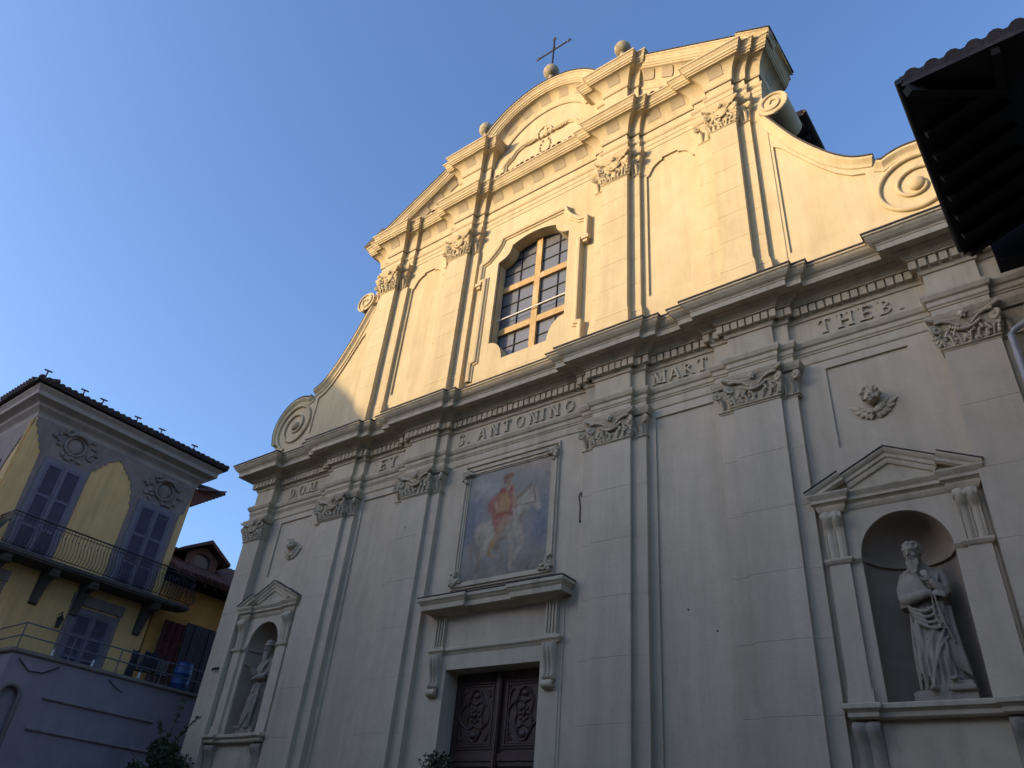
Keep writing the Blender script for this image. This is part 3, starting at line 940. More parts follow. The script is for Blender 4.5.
# ---- fresco of a rider
def fresco():
    fx0, fx1, fz0, fz1 = -1.285, 1.285, 7.46, 10.33
    nx, nz = 150, 168
    vs, fs, cs = [], [], []
    def cap(p, a, b, ra, rb):
        ax, az = a; bx, bz = b
        px, pz = p[0] - ax, p[1] - az
        dx, dz = bx - ax, bz - az
        t = max(0, min(1, (px * dx + pz * dz) / (dx * dx + dz * dz + 1e-9)))
        return sqrt((px - t * dx) ** 2 + (pz - t * dz) ** 2) - (ra + (rb - ra) * t)
    # u 0..1 across, v 0..1 up
    H, HS = (0.385, 0.315, 0.22), (0.22, 0.165, 0.115)
    sh = [  # colour, softness, capsules
        ((0.33, 0.31, 0.28), .05, [((.10, .90), (.34, .80), .05, .07), ((.10, .76), (.14, .64), .03, .02)]),
        ((0.36, 0.27, 0.19), .09, [((.55, .99), (.98, .95), .04, .05), ((.75, 1.0), (1.0, .86), .05, .03)]),
        ((0.15, 0.16, 0.18), .13, [((.10, .66), (.08, .45), .10, .10), ((.92, .56), (.92, .36), .08, .10)]),
        ((0.22, 0.18, 0.125), .10, [((0, .02), (1, .04), .06, .09)]),
        (HS, .02, [((.24, .40), (.19, .28), .045, .035), ((.19, .28), (.23, .17), .030, .024), ((.23, .17), (.20, .06), .024, .024), ((.20, .44), (.12, .36), .03, .025), ((.12, .36), (.12, .22), .025, .03)]),
        (HS, .02, [((.38, .30), (.50, .20), .04, .028), ((.50, .20), (.46, .09), .024, .022)]),
        (H, .03, [((.24, .42), (.54, .43), .105, .115), ((.56, .46), (.72, .64), .125, .085), ((.70, .66), (.76, .70), .085, .06)]),
        (H, .02, [((.78, .70), (.86, .57), .052, .036), ((.85, .575), (.865, .555), .036, .032)]),
        (HS, .016, [((.60, .66), (.76, .77), .022, .014), ((.52, .56), (.60, .66), .02, .024), ((.76, .745), (.77, .79), .016, .006), ((.80, .74), (.82, .78), .015, .006)]),
        (HS, .03, [((.70, .52), (.62, .36), .035, .03), ((.42, .33), (.62, .35), .022, .022)]),
        (H, .02, [((.64, .40), (.70, .27), .052, .034), ((.70, .27), (.64, .15), .026, .022), ((.58, .36), (.60, .22), .045, .03), ((.60, .22), (.60, .08), .024, .022), ((.30, .34), (.26, .22), .05, .032)]),
        ((0.30, 0.105, 0.065), .025, [((.44, .74), (.33, .66), .06, .07), ((.36, .64), (.42, .52), .065, .075), ((.40, .50), (.42, .42), .05, .03), ((.52, .76), (.54, .64), .05, .05)]),
        ((0.37, 0.215, 0.09), .022, [((.45, .72), (.48, .60), .062, .058)]),
        ((0.27, 0.085, 0.055), .02, [((.42, .55), (.55, .55), .036, .034), ((.42, .775), (.54, .78), .022, .022)]),
        ((0.36, 0.22, 0.13), .016, [((.50, .50), (.43, .40), .048, .042), ((.43, .40), (.36, .30), .038, .028), ((.56, .74), (.60, .60), .024, .022), ((.36, .68), (.40, .60), .022, .02)]),
        ((0.33, 0.20, 0.085), .016, [((.36, .31), (.34, .22), .028, .025), ((.34, .22), (.39, .19), .022, .014)]),
        ((0.37, 0.235, 0.155), .014, [((.495, .87), (.50, .835), .040, .032), ((.49, .81), (.49, .79), .02, .024)]),
        ((0.22, 0.10, 0.06), .014, [((.455, .905), (.53, .91), .030, .026), ((.452, .88), (.455, .85), .014, .014)]),
        ((0.16, 0.09, 0.06), .008, [((.478, .872), (.486, .872), .004, .004), ((.51, .872), (.518, .872), .004, .004), ((.488, .845), (.508, .845), .004, .003)]),
        ((0.16, 0.09, 0.055), .010, [((.60, .61), (.84, .60), .005, .005), ((.84, .60), (.80, .72), .005, .005)]),
    ]
    for j in range(nz + 1):
        for i in range(nx + 1):
            u, v = i / nx, j / nz
            vs.append((fx0 + (fx1 - fx0) * u, -.012, fz0 + (fz1 - fz0) * v))
            n1 = mnoise.fractal(Vector((u * 5, v * 5, .3)), .9, 2.0, 5)
            n2 = mnoise.fractal(Vector((u * 22, v * 22, 4.3)), .9, 2.0, 3)
            p = (u + .012 * mnoise.noise(Vector((u * 9, v * 9, 7))), v + .012 * mnoise.noise(Vector((u * 9, v * 9, 17))))
            base = Vector((0.225, 0.215, 0.175)).lerp(Vector((0.29, 0.255, 0.205)), max(0, min(1, .35 + n1 * .6)))
            base = base.lerp(Vector((0.32, 0.28, 0.25)), max(0, v - .72) * 1.5)
            base = base.lerp(Vector((0.215, 0.205, 0.175)), max(0, .3 - v) * 2.5)
            for c, sf, caps in sh:
                d = min(cap(p, *q) for q in caps)
                a = max(0, min(1, .5 - d / (2 * sf)))
                a = a * a * (3 - 2 * a) * .88
                tone = 1 + .16 * n2 + .22 * n1
                base = base.lerp(Vector(c) * tone, a)
            wear = max(0, min(1, (n2 * .6 + n1 * .8) * 1.4 - .25))
            base = base.lerp(Vector((0.29, 0.26, 0.22)), wear * .30)
            base *= 1 + .07 * n2
            cs.append((max(0, base.x), max(0, base.y), max(0, base.z), 1))
    for j in range(nz):
        for i in range(nx):
            k = j * (nx + 1) + i
            fs.append((k, k + 1, k + nx + 2, k + nx + 1))
    m = MB(); m.add(vs, fs)
    mt, nt, p = mat_base('faded fresco paint')
    vc = nt.nodes.new('ShaderNodeVertexColor'); vc.layer_name = 'paint'
    nt.links.new(vc.outputs[0], p.inputs['Base Color'])
    p.inputs['Roughness'].default_value = .9
    M['fresco'] = mt
    o = m.build('fresco', 'fresco', church, label='faded fresco of a red cloaked rider on a white horse')
    ca = o.data.color_attributes.new('paint', 'FLOAT_COLOR', 'POINT')
    for i, c in enumerate(cs): ca.data[i].color = c
    fm = MB()                                       # frame: outer fillet, round, inner fillet
    def ring(x0, x1, z0, z1, w_, d):
        o_ = [(x0, z0), (x1, z0), (x1, z1), (x0, z1)]
        i_ = [(x0 + w_, z0 + w_), (x1 - w_, z0 + w_), (x1 - w_, z1 - w_), (x0 + w_, z1 - w_)]
        for k in range(4):
            j = (k + 1) % 4
            fm.prism([o_[k], o_[j], i_[j], i_[k]], XZ, .0, -d)
    ring(-1.51, 1.51, 7.33, 10.66, .05, .05)
    ring(-1.46, 1.46, 7.38, 10.52, .085, .09)
    ring(-1.375, 1.375, 7.44, 10.42, .06, .06)
    ring(-1.315, 1.315, 7.42, 10.37, .045, .035)
    fr = fm.build('fresco_frame', 'trim', o)
    for sx in (-1, 1):
        for sz in (0, 1):
            c = MB()
            zc = 10.40 if sz else 7.50
            dz = -1 if sz else 1
            for k in range(16):
                a = rnd.random()
                if k < 8: px, pz = sx * (1.40 - .035 * k * .9), zc + rnd.uniform(-.07, .07)
                else: px, pz = sx * 1.40 + rnd.uniform(-.07, .07), zc + dz * (k - 8) * .035
                c.blob((px, -.10, pz), rnd.uniform(.035, .06), .06, rnd.uniform(.035, .06), 8, 6)
            for k in range(5):
                a = k * 2 * pi / 5
                c.blob((sx * 1.40 + .075 * cos(a), -.11, zc + .075 * sin(a)), .045, .05, .045, 7, 5)
            c.build('frame_corner_scroll', 'trim', o, smooth=60)
fresco()

# ================================================================== upper storey
YW, YUB, YU = .10, -.02, -.20
U2, U2b, U1, U1b, BX = (2.587, 3.415), (2.246, 3.708), (5.952, 6.678), (5.486, 6.984), 7.35
def plan_upper(side=1.32):
    R = [(U2b[0], YW), (U2b[0], YUB), (U2[0], YUB), (U2[0], YU), (U2[1], YU), (U2[1], YUB), (U2b[1], YUB), (U2b[1], YW),
         (U1b[0], YW), (U1b[0], YUB), (U1[0], YUB), (U1[0], YU), (U1[1], YU), (U1[1], YUB), (U1b[1], YUB), (U1b[1], YW), (BX, YW), (BX, side)]
    return [(-x, y) for x, y in reversed(R)] + R
def win_open(k=1.0, g=0.0):
    """window opening outline, grown by g"""
    hw = 1.33 + g
    pts = [(-hw, 14.0 - g * .0), (hw, 14.0 - g * .0), (hw, 17.90 + g * .3)]
    # concave ear, then shallow arch
    pts += arc(1.33, 18.42, .50, -90, -180, 7)[1:] if g == 0 else []
    cz, r = 16.60, 1.97
    a0 = math.degrees(math.asin((18.42 - cz) / r))
    xs = [(.80 - 1.6 * i / 14) for i in range(15)]
    for x in xs:
        pts.append((x, 18.42 + .17 * (1 - (x / .80) ** 2)))
    pts += list(reversed([(-x, z) for x, z in arc(1.33, 18.42, .50, -90, -180, 7)[1:]]))
    pts.append((-hw, 17.90 + g * .3))
    return pts
WO = win_open()
def bay_panel(s):
    x0, x1, zt, zs, r = 3.875, 5.36, 19.25, 18.72, .50
    p = [(x0, 14.25), (x1, 14.25), (x1, zs)]
    p += [(x1 - .06, zs), (x1 - .12, zs + .12), (x1 - .22, zs + .30), (x1 - .40, zs + .42), (x1 - .50, zs + .44), (x1 - .50, zt)]
    p += [(x0 + .50, zt), (x0 + .50, zs + .44), (x0 + .40, zs + .42), (x0 + .22, zs + .30), (x0 + .12, zs + .12), (x0 + .06, zs), (x0, zs)]
    return [(s * x, z) for x, z in (p if s > 0 else reversed(p))]
m = MB()
m.plate([(-BX, 12.3), (BX, 12.3), (BX, 20.2), (-BX, 20.2)], [(WO, .30, False), (bay_panel(1), .06, True), (bay_panel(-1), .06, True)], XZ, YW)
for s in (-1, 1):
    a, b = sorted((s * BX, s * (BX - .4)))
    m.poly([(s * BX, YW, 12.3), (s * BX, 1.32, 12.3), (s * BX, 1.32, 20.2), (s * BX, YW, 20.2)])
m.box(-BX, BX, 1.2, 1.32, 12.3, 20.9)
m.build('upper_wall', 'cream', church)
JU = [18.0, 17.2, 16.4, 15.58, 14.72]
for s in (-1, 1):
    for F, B, key in ((U2, U2b, 'u2'), (U1, U1b, 'u1')):
        m = MB()
        path = [(B[0], YW), (B[0], YUB), (F[0], YUB), (F[0], YU), (F[1], YU), (F[1], YUB), (B[1], YUB), (B[1], YW)]
        if s < 0: path = [(-x, y) for x, y in reversed(path)]
        m.sweep(path, shaft_prof(12.6, 18.8, JU))
        m.sweep(path, [(.06, 12.7), (.06, 13.72), (.045, 13.74), (.06, 13.80), (.03, 13.86), (.035, 13.92), (0, 13.95)])
        p = m.build('upper_pilaster', 'cream', church)
        cx = s * (F[0] + F[1]) / 2
        hw = (F[1] - F[0]) / 2
        capital(p, key, hw, ((.33, .30) if key == 'u2' else (.40, .31)), 1.0, YW - YUB, YW - YU, (cx, YW, 18.8), 'creamtrim')

# ---- upper cornice with coffered cove
def cove_prof(z0):
    """(out, height): z0 = bottom of cove; total to z0+.94"""
    P = [(.03, z0 - .02), (.05, z0), (.05, z0 + .03)]
    for i in range(9):
        t = i / 8 * pi / 2
        P.append((.06 + .31 * (1 - cos(t)), z0 + .05 + .50 * sin(t)))
    P += [(.38, z0 + .56), (.38, z0 + .60), (.41, z0 + .61), (.43, z0 + .66), (.46, z0 + .68), (.46, z0 + .76), (.48, z0 + .78), (.52, z0 + .85), (.555, z0 + .87), (.555, z0 + .92)]
    return P
ZV = 21.54
pu = plan_upper()
m = MB()
m.sweep(pu, [(-.01, 19.78), (.02, 19.80), (.02, 19.95), (.04, 19.97), (.04, 20.12), (.07, 20.15), (.09, 20.20), (.09, 20.23), (0, 20.25), (0, 20.60)])
m.sweep(pu, cove_prof(20.62) + [(-.1, ZV + .12)])
uent = m.build('upper_entablature', 'creamtrim', church)
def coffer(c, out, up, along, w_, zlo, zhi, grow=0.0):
    """c: base point of the cove; lays a thin raised panel whose darker colour paints in recess shade"""
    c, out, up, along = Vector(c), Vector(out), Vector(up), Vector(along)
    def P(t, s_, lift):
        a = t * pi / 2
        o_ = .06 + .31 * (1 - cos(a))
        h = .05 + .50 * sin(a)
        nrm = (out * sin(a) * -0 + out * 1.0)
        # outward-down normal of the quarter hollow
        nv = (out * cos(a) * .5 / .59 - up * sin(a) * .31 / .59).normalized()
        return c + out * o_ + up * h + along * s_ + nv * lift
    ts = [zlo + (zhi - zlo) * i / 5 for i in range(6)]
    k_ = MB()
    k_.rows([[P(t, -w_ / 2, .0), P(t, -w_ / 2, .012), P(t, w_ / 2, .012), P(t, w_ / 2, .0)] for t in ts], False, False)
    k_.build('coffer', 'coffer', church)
def cove_row(y, x0, x1, n, zb=20.62, w_=.42):
    for i in range(n):
        x = x0 + (x1 - x0) * (i + .5) / n
        coffer((x, y, zb), (0, -1, 0), (0, 0, 1), (1, 0, 0), w_, .30, .84)
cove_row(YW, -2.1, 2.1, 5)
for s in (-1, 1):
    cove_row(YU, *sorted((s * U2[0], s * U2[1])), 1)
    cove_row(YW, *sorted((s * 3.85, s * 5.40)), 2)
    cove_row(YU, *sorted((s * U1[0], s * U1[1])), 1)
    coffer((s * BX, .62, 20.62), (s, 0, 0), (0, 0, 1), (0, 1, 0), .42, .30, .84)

# ---- pediment: tympanum, rakes, blocks, segmental arch
AC, AR = 22.60, 2.95
RX0, RZ0, RX1, RZ1 = 8.03, 21.50, 3.9, 23.86
m = MB()
RT = [(7.3, 21.86), (3.9, 23.80), (2.3, 23.82)]
archpts = [(AR * .985 * cos(radians(a)), AC + AR * .985 * sin(radians(a))) for a in range(38, 143, 4)]
tym = [(-BX, 21.45), (BX, 21.45), (BX, 21.82), (3.75, 23.86), (2.3, 23.88)] + archpts + [(-2.3, 23.88), (-3.75, 23.86), (-BX, 21.82)]
# recess with shaped head in the central field
cp = [(-1.62, 21.62), (1.62, 21.62), (1.62, 22.75), (1.35, 22.95), (1.2, 23.2), (.95, 23.32), (-.95, 23.32), (-1.2, 23.2), (-1.35, 22.95), (-1.62, 22.75)]
m.plate(tym, [(cp, .05, True)], XZ, YW)
n = len(tym)
m.add([(x, YW, z) for x, z in tym] + [(x, 1.32, z) for x, z in tym], [(i, (i + 1) % n, n + (i + 1) % n, n + i) for i in range(n)])
m.plate(tym, [], XZ, 1.32)
ped = m.build('pediment', 'cream', church)

ARPROF = [(o, z - 20.62 - .92) for o, z in cove_prof(20.62)]      # h from -.92 to 0
m = MB()
ap = [(AR * cos(radians(a)), AC + AR * sin(radians(a))) for a in range(146, 33, -3)]
curve_run(m, ap, ARPROF + [(-.6, .06)], YW)
for s in (-1, 1):
    q = [(3.6, 24.03), (7.10, 22.04)]
    q = [(s * x, z) for x, z in q]
    if s < 0: q = q[::-1]
    curve_run(m, q, [(o - .02, h) for o, h in ARPROF] + [(-.6, .06)], YW)
    q = [(7.06, 22.10), (7.97, 21.57)]
    q = [(s * x, z) for x, z in q]
    if s < 0: q = q[::-1]
    curve_run(m, q, [(o + .05, h * .55) for o, h in ARPROF[-10:]] + [(-1.2, .05)], YW)
    # blocks over the inner pilasters
    yb, yu = YUB, YU
    path = [(U2b[0], YW + .02), (U2b[0], yb), (U2[0], yb), (U2[0], yu), (U2[1], yu), (U2[1], yb), (U2b[1], yb), (U2b[1], YW + .02)]
    if s < 0: path = [(-x, y) for x, y in reversed(path)]
    m.sweep(path, [(0, 21.5), (0, 22.93)] + [(o, z + 2.34) for o, z in cove_prof(20.62)] + [(-.25, 24.0)])
    xs = sorted((s * U2b[0], s * U2b[1]))
    m.box(xs[0], xs[1], YW - .05, 1.0, 21.6, 23.9)
m.build('raking_cornice', 'creamtrim', ped)
for s in (-1, 1):
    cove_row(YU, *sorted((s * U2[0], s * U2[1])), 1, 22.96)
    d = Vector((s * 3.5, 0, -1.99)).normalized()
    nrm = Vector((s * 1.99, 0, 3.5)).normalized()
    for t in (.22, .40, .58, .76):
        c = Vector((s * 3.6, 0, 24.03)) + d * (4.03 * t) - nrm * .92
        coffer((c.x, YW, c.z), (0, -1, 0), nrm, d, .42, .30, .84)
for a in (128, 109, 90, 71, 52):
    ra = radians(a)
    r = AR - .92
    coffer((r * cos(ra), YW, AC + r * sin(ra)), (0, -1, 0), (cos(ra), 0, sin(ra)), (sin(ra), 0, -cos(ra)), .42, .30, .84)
# relief emblem and mouldings in the tympanum
m = MB()
curve_run(m, [(-1.75, 21.62), (-1.75, 22.8), (-1.45, 23.02), (-1.28, 23.3), (-1.0, 23.45), (1.0, 23.45), (1.28, 23.3), (1.45, 23.02), (1.75, 22.8), (1.75, 21.62)], [(0, -.08), (.03, -.07), (.05, -.03), (.03, 0), (0, 0.01)], YW, False)
o = m.build('tympanum_moulding', 'creamtrim', ped, smooth=50)
m = MB()
for i in range(40):
    a = rnd.uniform(0, 2 * pi); r = rnd.uniform(.05, .38)
    m.blob((r * cos(a) * .7, YW - .0, 23.48 + r * sin(a) * .7), rnd.uniform(.03, .07), .06, rnd.uniform(.03, .08), 8, 6)
m.tube([(-.26, YW - .02, 23.25), (-.30, YW - .05, 23.5), (-.15, YW - .06, 23.68), (0, YW - .07, 23.74), (.15, YW - .06, 23.68), (.30, YW - .05, 23.5), (.26, YW - .02, 23.25)], .035, 8)
for s in (-1, 1):
    for k in range(6):
        t = k / 5
        m.blob((s * (.35 + .55 * t), YW - .01, 23.36 - .06 * sin(3 * t)), .07 - .03 * t, .05, .045 - .015 * t, 8, 6)
        m.blob((s * (.12 + .10 * sin(4 * t)), YW + .04, 23.1 - .75 * t), .05, .05, .06, 8, 6)
        m.blob((s * (1.62 + .14 * cos(2.4 * t)), YW - .01, 22.75 + .30 * t), .06, .06, .06, 8, 6)
o = m.build('relief_emblem', 'creamtrim', ped)
remesh(o, .02, 2)
# tile coping over the straight cornice and dark flashing on the skyline
m = MB()
def tile_row(x0, x1, yfront, z, pitch=.21):
    n = int((x1 - x0) / pitch)
    for i in range(n + 1):
        x = x0 + (x1 - x0) * i / n + rnd.uniform(-.015, .015)
        R = []
        dy = rnd.uniform(-.03, .03)
        for yy, zz in ((yfront + dy, z), (YW + .0, z + .16)):
            R.append([(x + .085 * cos(pi * k / 6), yy, zz + .08 * sin(pi * k / 6)) for k in range(7)])
            R.append([(x + .06 * cos(pi * k / 6), yy, zz + .055 * sin(pi * k / 6)) for k in range(7)])
        R = [R[1], R[0], R[2], R[3]]
        m.rows(R)
tile_row(-1.9, 1.9, -.44, ZV + .03)
m.build('roof_tile', 'tile', ped)
for s in (-1, 1):
    m = MB()
    tile_row(*sorted((s * 4.15, s * 5.2)), -.44, ZV + .03)
    m.build('roof_tile', 'tile', ped)
m = MB()
ap2 = [((AR + .012) * cos(radians(a)), AC + (AR + .012) * sin(radians(a))) for a in range(146, 33, -3)]
strip = [(.575, .0), (.575, .025), (-1.2, .09), (-1.2, .06)]
curve_run(m, ap2, strip, YW, False)
for s in (-1, 1):
    q = [(s * 3.6, 24.045), (s * 7.10, 22.055)]
    curve_run(m, q if s > 0 else q[::-1], [(o - .02, h) for o, h in strip], YW, False)
    q = [(s * 7.06, 22.12), (s * 7.99, 21.58)]
    curve_run(m, q if s > 0 else q[::-1], [(o + .05, h) for o, h in strip], YW, False)
m.build('flashing', 'lead', ped)
# finials
def finial(cx, y, cz, r, base_z):
    m = MB()
    m.lathe((cx, y, base_z), [(.20, 0), (.20, .3), (.24, .34), (.24, .40), (.13, .46), (.10, cz - r - base_z + .02)], 16)
    m.blob((cx, y, cz), r, r, r, 24, 16)
    return m.build('finial_ball', 'ballstone', church, smooth=40)
FB = finial(.0, .12, 26.98, .30, 25.3)
finial(-3.02, .18, 25.84, .29, 23.85)
finial(3.02, .18, 25.84, .29, 23.85)
m = MB()
m.tube([(0, .12, 27.2), (0, .12, 29.15)], .035, 8)
m.tube([(-.72, .12, 28.42), (.72, .12, 28.42)], .032, 8)
for p in ((-.72, 28.42), (.72, 28.42), (0, 29.15)):
    for a in range(3):
        an = a * 2 * pi / 3 + pi / 2
        m.blob((p[0] + .05 * cos(an), .12, p[1] + .05 * sin(an)), .05, .03, .05, 8, 6)
m.tube([(.0, .12, 28.42), (.02, .12, 28.6)], .05, 8)
m.build('cross', 'iron', church)

# ---- great window
m = MB()
def win_frame_outer():
    R = [(1.83, 13.5), (1.98, 13.5), (1.98, 14.2), (1.83, 14.22), (1.83, 17.25), (2.07, 17.27), (2.07, 18.12), (1.75, 18.2), (1.52, 18.42), (1.36, 18.66), (1.30, 18.93)]
    return R + [(-x, z) for x, z in reversed(R)]
m.plate(win_frame_outer()[::-1], [(WO, .12, False)], XZ, YW - .09)
wfo = win_frame_outer()
n = len(wfo)
m.add([(x, YW, z) for x, z in wfo] + [(x, YW - .09, z) for x, z in wfo], [(i, (i + 1) % n, n + (i + 1) % n, n + i) for i in range(n)])
win = m.build('great_window', 'cream', church)
m = MB()
rim = [(1.90, 13.5), (1.90, 14.16), (1.75, 14.2), (1.75, 17.32), (1.98, 17.34), (1.98, 18.05), (1.72, 18.12), (1.45, 18.38), (1.28, 18.62), (1.21, 18.86), (-1.21, 18.86)]
rim += [(-x, z) for x, z in reversed(rim[:-1])]
curve_run(m, [(x, z) for x, z in rim[::-1]], [(0, -.12), (.035, -.11), (.05, -.06), (.09, -.05), (.11, .03), (.10, .06), (0, .07)], YW - .09, False)
for s in (-1, 1):
    m.box(*sorted((s * 1.86, s * 2.10)), YW - .09, YW - .22, 17.14, 17.26)
    m.box(*sorted((s * 1.90, s * 2.04)), YW - .09, YW - .18, 17.04, 17.14)
m.build('window_frame', 'creamtrim', win)
m = MB()
for s in (-1, 1):                                   # rounded lumps at the feet of the jambs
    pts = [(s * 1.33, 13.9)] + [(s * (1.33 - .55 * cos(radians(a)) ** .9), 13.95 + .75 * sin(radians(a))) for a in (0, 15, 30, 45, 60, 75)] + [(s * 1.33, 14.72)]
    m.prism(pts if s > 0 else pts[::-1], XZ, YW - .088, YW + .29)
m.box(-1.9, 1.9, YW - .085, YW + .3, 12.9, 14.0)
m.build('window_sill', 'cream', win)
YG = YW + .30
m = MB()
m.poly([(-1.40, YG + .05, 13.9), (1.40, YG + .05, 13.9), (1.40, YG + .05, 18.7), (-1.40, YG + .05, 18.7)])
pane = m.build('window_pane', 'glass', win)
m = MB()
m.box(-.105, .105, YG + .03, YG - .05, 13.95, 18.62)
for zz in (16.97, 15.30):
    m.box(-1.34, 1.34, YG + .03, YG - .042, zz - .11, zz + .11)
m.build('window_bar', 'bar', win)
m = MB()
for x in (-.72, .72):
    m.box(x - .012, x + .012, YG + .045, YG + .015, 13.95, 18.5)
for zz in (14.72, 15.86, 16.36, 17.62, 18.12):
    m.box(-1.34, 1.34, YG + .045, YG + .018, zz - .011, zz + .011)
m.build('window_muntin', 'iron', win)
m = MB()
m.tube([(-1.33, YG - .12, 15.72), (1.33, YG - .12, 15.74)], .022, 8)
m.build('window_rod', 'white', win)

# ---- scroll wings
def scroll_wing(s):
    # outline for the right-hand wing: (x,z)
    curve = [(7.33, 18.78), (7.50, 18.45), (7.72, 17.98), (7.98, 17.45), (8.25, 17.0), (8.55, 16.55), (8.85, 16.18), (9.15, 15.92), (9.52, 15.76)]
    cv = []
    for i in range(len(curve) - 1):
        p0, p1, p2, p3 = [Vector(curve[max(0, min(len(curve) - 1, i + q))]) for q in (-1, 0, 1, 2)]
        for q in range(4):
            t = q / 4
            cv.append(tuple(.5 * ((2 * p1) + (p2 - p0) * t + (2 * p0 - 5 * p1 + 4 * p2 - p3) * t * t + (-p0 + 3 * p1 - 3 * p2 + p3) * t ** 3)))
    curve = cv + [curve[-1]]
    notch = [(9.56, 15.56)]
    sp = [(10.17 + 1.10 * cos(radians(a)), 14.52 + 1.12 * sin(radians(a))) for a in range(118, -16, -8)]
    tail = [(11.12, 13.9), (10.95, 13.55), (10.9, 12.6)]
    out = curve + notch + sp + tail + [(7.2, 12.6), (7.2, 18.78)]
    pan = [(7.42, 13.95), (9.28, 13.95), (9.28, 15.44), (9.0, 15.55), (8.7, 15.82), (8.4, 16.2), (8.1, 16.65), (7.82, 17.1), (7.6, 17.45), (7.42, 17.62)]
    f = lambda L: [(s * x, z) for x, z in (L if s > 0 else L[::-1])]
    m = MB()
    m.plate(f(out), [(f(pan), .05, True)], XZ, YW + .02)
    fo = f(out)
    n = len(fo)
    m.add([(x, YW + .02, z) for x, z in fo] + [(x, 1.6, z) for x, z in fo], [(i, (i + 1) % n, n + (i + 1) % n, n + i) for i in range(n)])
    m.plate(fo, [], XZ, 1.6)
    wing = m.build('scroll_wing', 'cream', church)
    m = MB()
    prof = [(0, -.24), (.03, -.23), (.04, -.16), (.06, -.13), (.10, -.09), (.13, -.06), (.13, .0), (-.1, .02)]
    c1 = f(curve)
    curve_run(m, c1, prof, YW + .02)
    curve_run(m, f(notch + sp + tail[:1]), prof, YW + .02)
    m.build('wing_moulding', 'creamtrim', wing)
    m = MB()
    st = [(.14, .0), (.14, .03), (-1.5, .05), (-1.5, .02)]
    curve_run(m, [(x, z + .02) for x, z in c1], st, YW + .02, False)
    curve_run(m, f([(x, z + .02) for x, z in notch + sp + tail[:1]]), st, YW + .02, False)
    m.build('flashing', 'lead', wing)
    m = MB()                                        # spiral relief
    pts, rr = [], []
    for i in range(70):
        t = i / 69
        a = radians(-95 - 760 * (1 - t)) if False else radians(250 - 800 * t)
        r = .86 * (1 - t) ** .85 + .12
        pts.append((s * (10.17 + r * cos(pi - a)), YW - .01, 14.52 + r * .98 * sin(pi - a)))
        rr.append(.062 - .022 * t)
    m.tube(pts, rr, 8)
    m.blob((s * 10.17, YW - .02, 14.52), .17, .12, .17, 14, 8)
    m.build('spiral_relief', 'creamtrim', wing, smooth=60)
    m = MB()                                        # roll at the top of the wing
    cx, cz, R_ = s * 7.62, 19.02, .40
    ring = []
    m.rows([[(cx + R_ * cos(2 * pi * k / 28), y, cz + R_ * sin(2 * pi * k / 28)) for k in range(28)] for y in (-.06, -.03, .98)], True, True)
    pts, rr = [], []
    for i in range(46):
        t = i / 45
        a = (-pi / 2 if s > 0 else -pi / 2) + s * (2 * pi * 1.75 * t)
        r = .37 * (1 - t) ** .9 + .05
        pts.append((cx + r * cos(a), -.07, cz + r * sin(a)))
        rr.append(.05 - .02 * t)
    m.tube(pts, rr, 8)
    m.build('wing_roll', 'creamtrim', wing, smooth=40)
for s in (-1, 1): scroll_wing(s)

# ---- nave roof behind
m = MB()
m.prism([(-8.1, 19.40), (8.1, 19.40), (8.1, 19.6), (0, 22.6), (-8.1, 19.6)], lambda u, v, a: (u, a, v), 1.34, 34)
for q in (-1, 1):
    m.box(*sorted((q * 7.36, q * 8.1)), 1.0, 1.34, 19.40, 19.62)
    for k in range(8):
        m.box(*sorted((q * 7.36, q * 8.0)), 1.2 + k * .5, 1.3 + k * .5, 19.28, 19.40)
    m.tube([(q * 8.12, 1.0, 19.52), (q * 8.12, 12, 19.52)], .07, 8)
m.prism([(7.2, 14.6), (11.0, 12.4), (11.0, 12.6), (7.2, 14.9)], lambda u, v, a: (u, a, v), 1.62, 34)
m.prism([(-7.2, 14.6), (-11.0, 12.4), (-11.0, 12.6), (-7.2, 14.9)], lambda u, v, a: (u, a, v), 1.62, 34)
m.build('nave_roof', 'darktile', church)
# small fixtures on the facade
for x in (-10.17, -10.02):
    m = MB()
    m.tube([(x, YF - .005, 6.15), (x, YF - .10, 6.08)], .035, 8)
    m.build('spotlight', 'blackpaint', church)
m = MB()
m.tube([(2.16, -.06, 9.1), (2.14, -.10, 9.0), (2.17, -.08, 8.75), (2.15, -.05, 8.4), (2.2, -.04, 8.42)], .02, 6)
m.tube([(2.16, -.06, 9.1), (2.22, -.10, 9.05), (2.22, -.08, 8.98)], .03, 6)
m.build('cable_loop', 'blackpaint', church)
for (x, z) in ((-6.62, 9.7), (4.6, 6.2), (5.15, 5.75), (-3.2, 9.2)):
    m = MB()
    m.tube([(x, (YF if abs(x) > 6 else .045) + .02 if abs(x) > 3.9 else YF + .02, z), (x, ((YF if abs(x) > 6 else .045) if abs(x) > 3.9 else YF) - .012, z)], .018, 8)
    m.build('wall_peg', 'blackpaint', church)

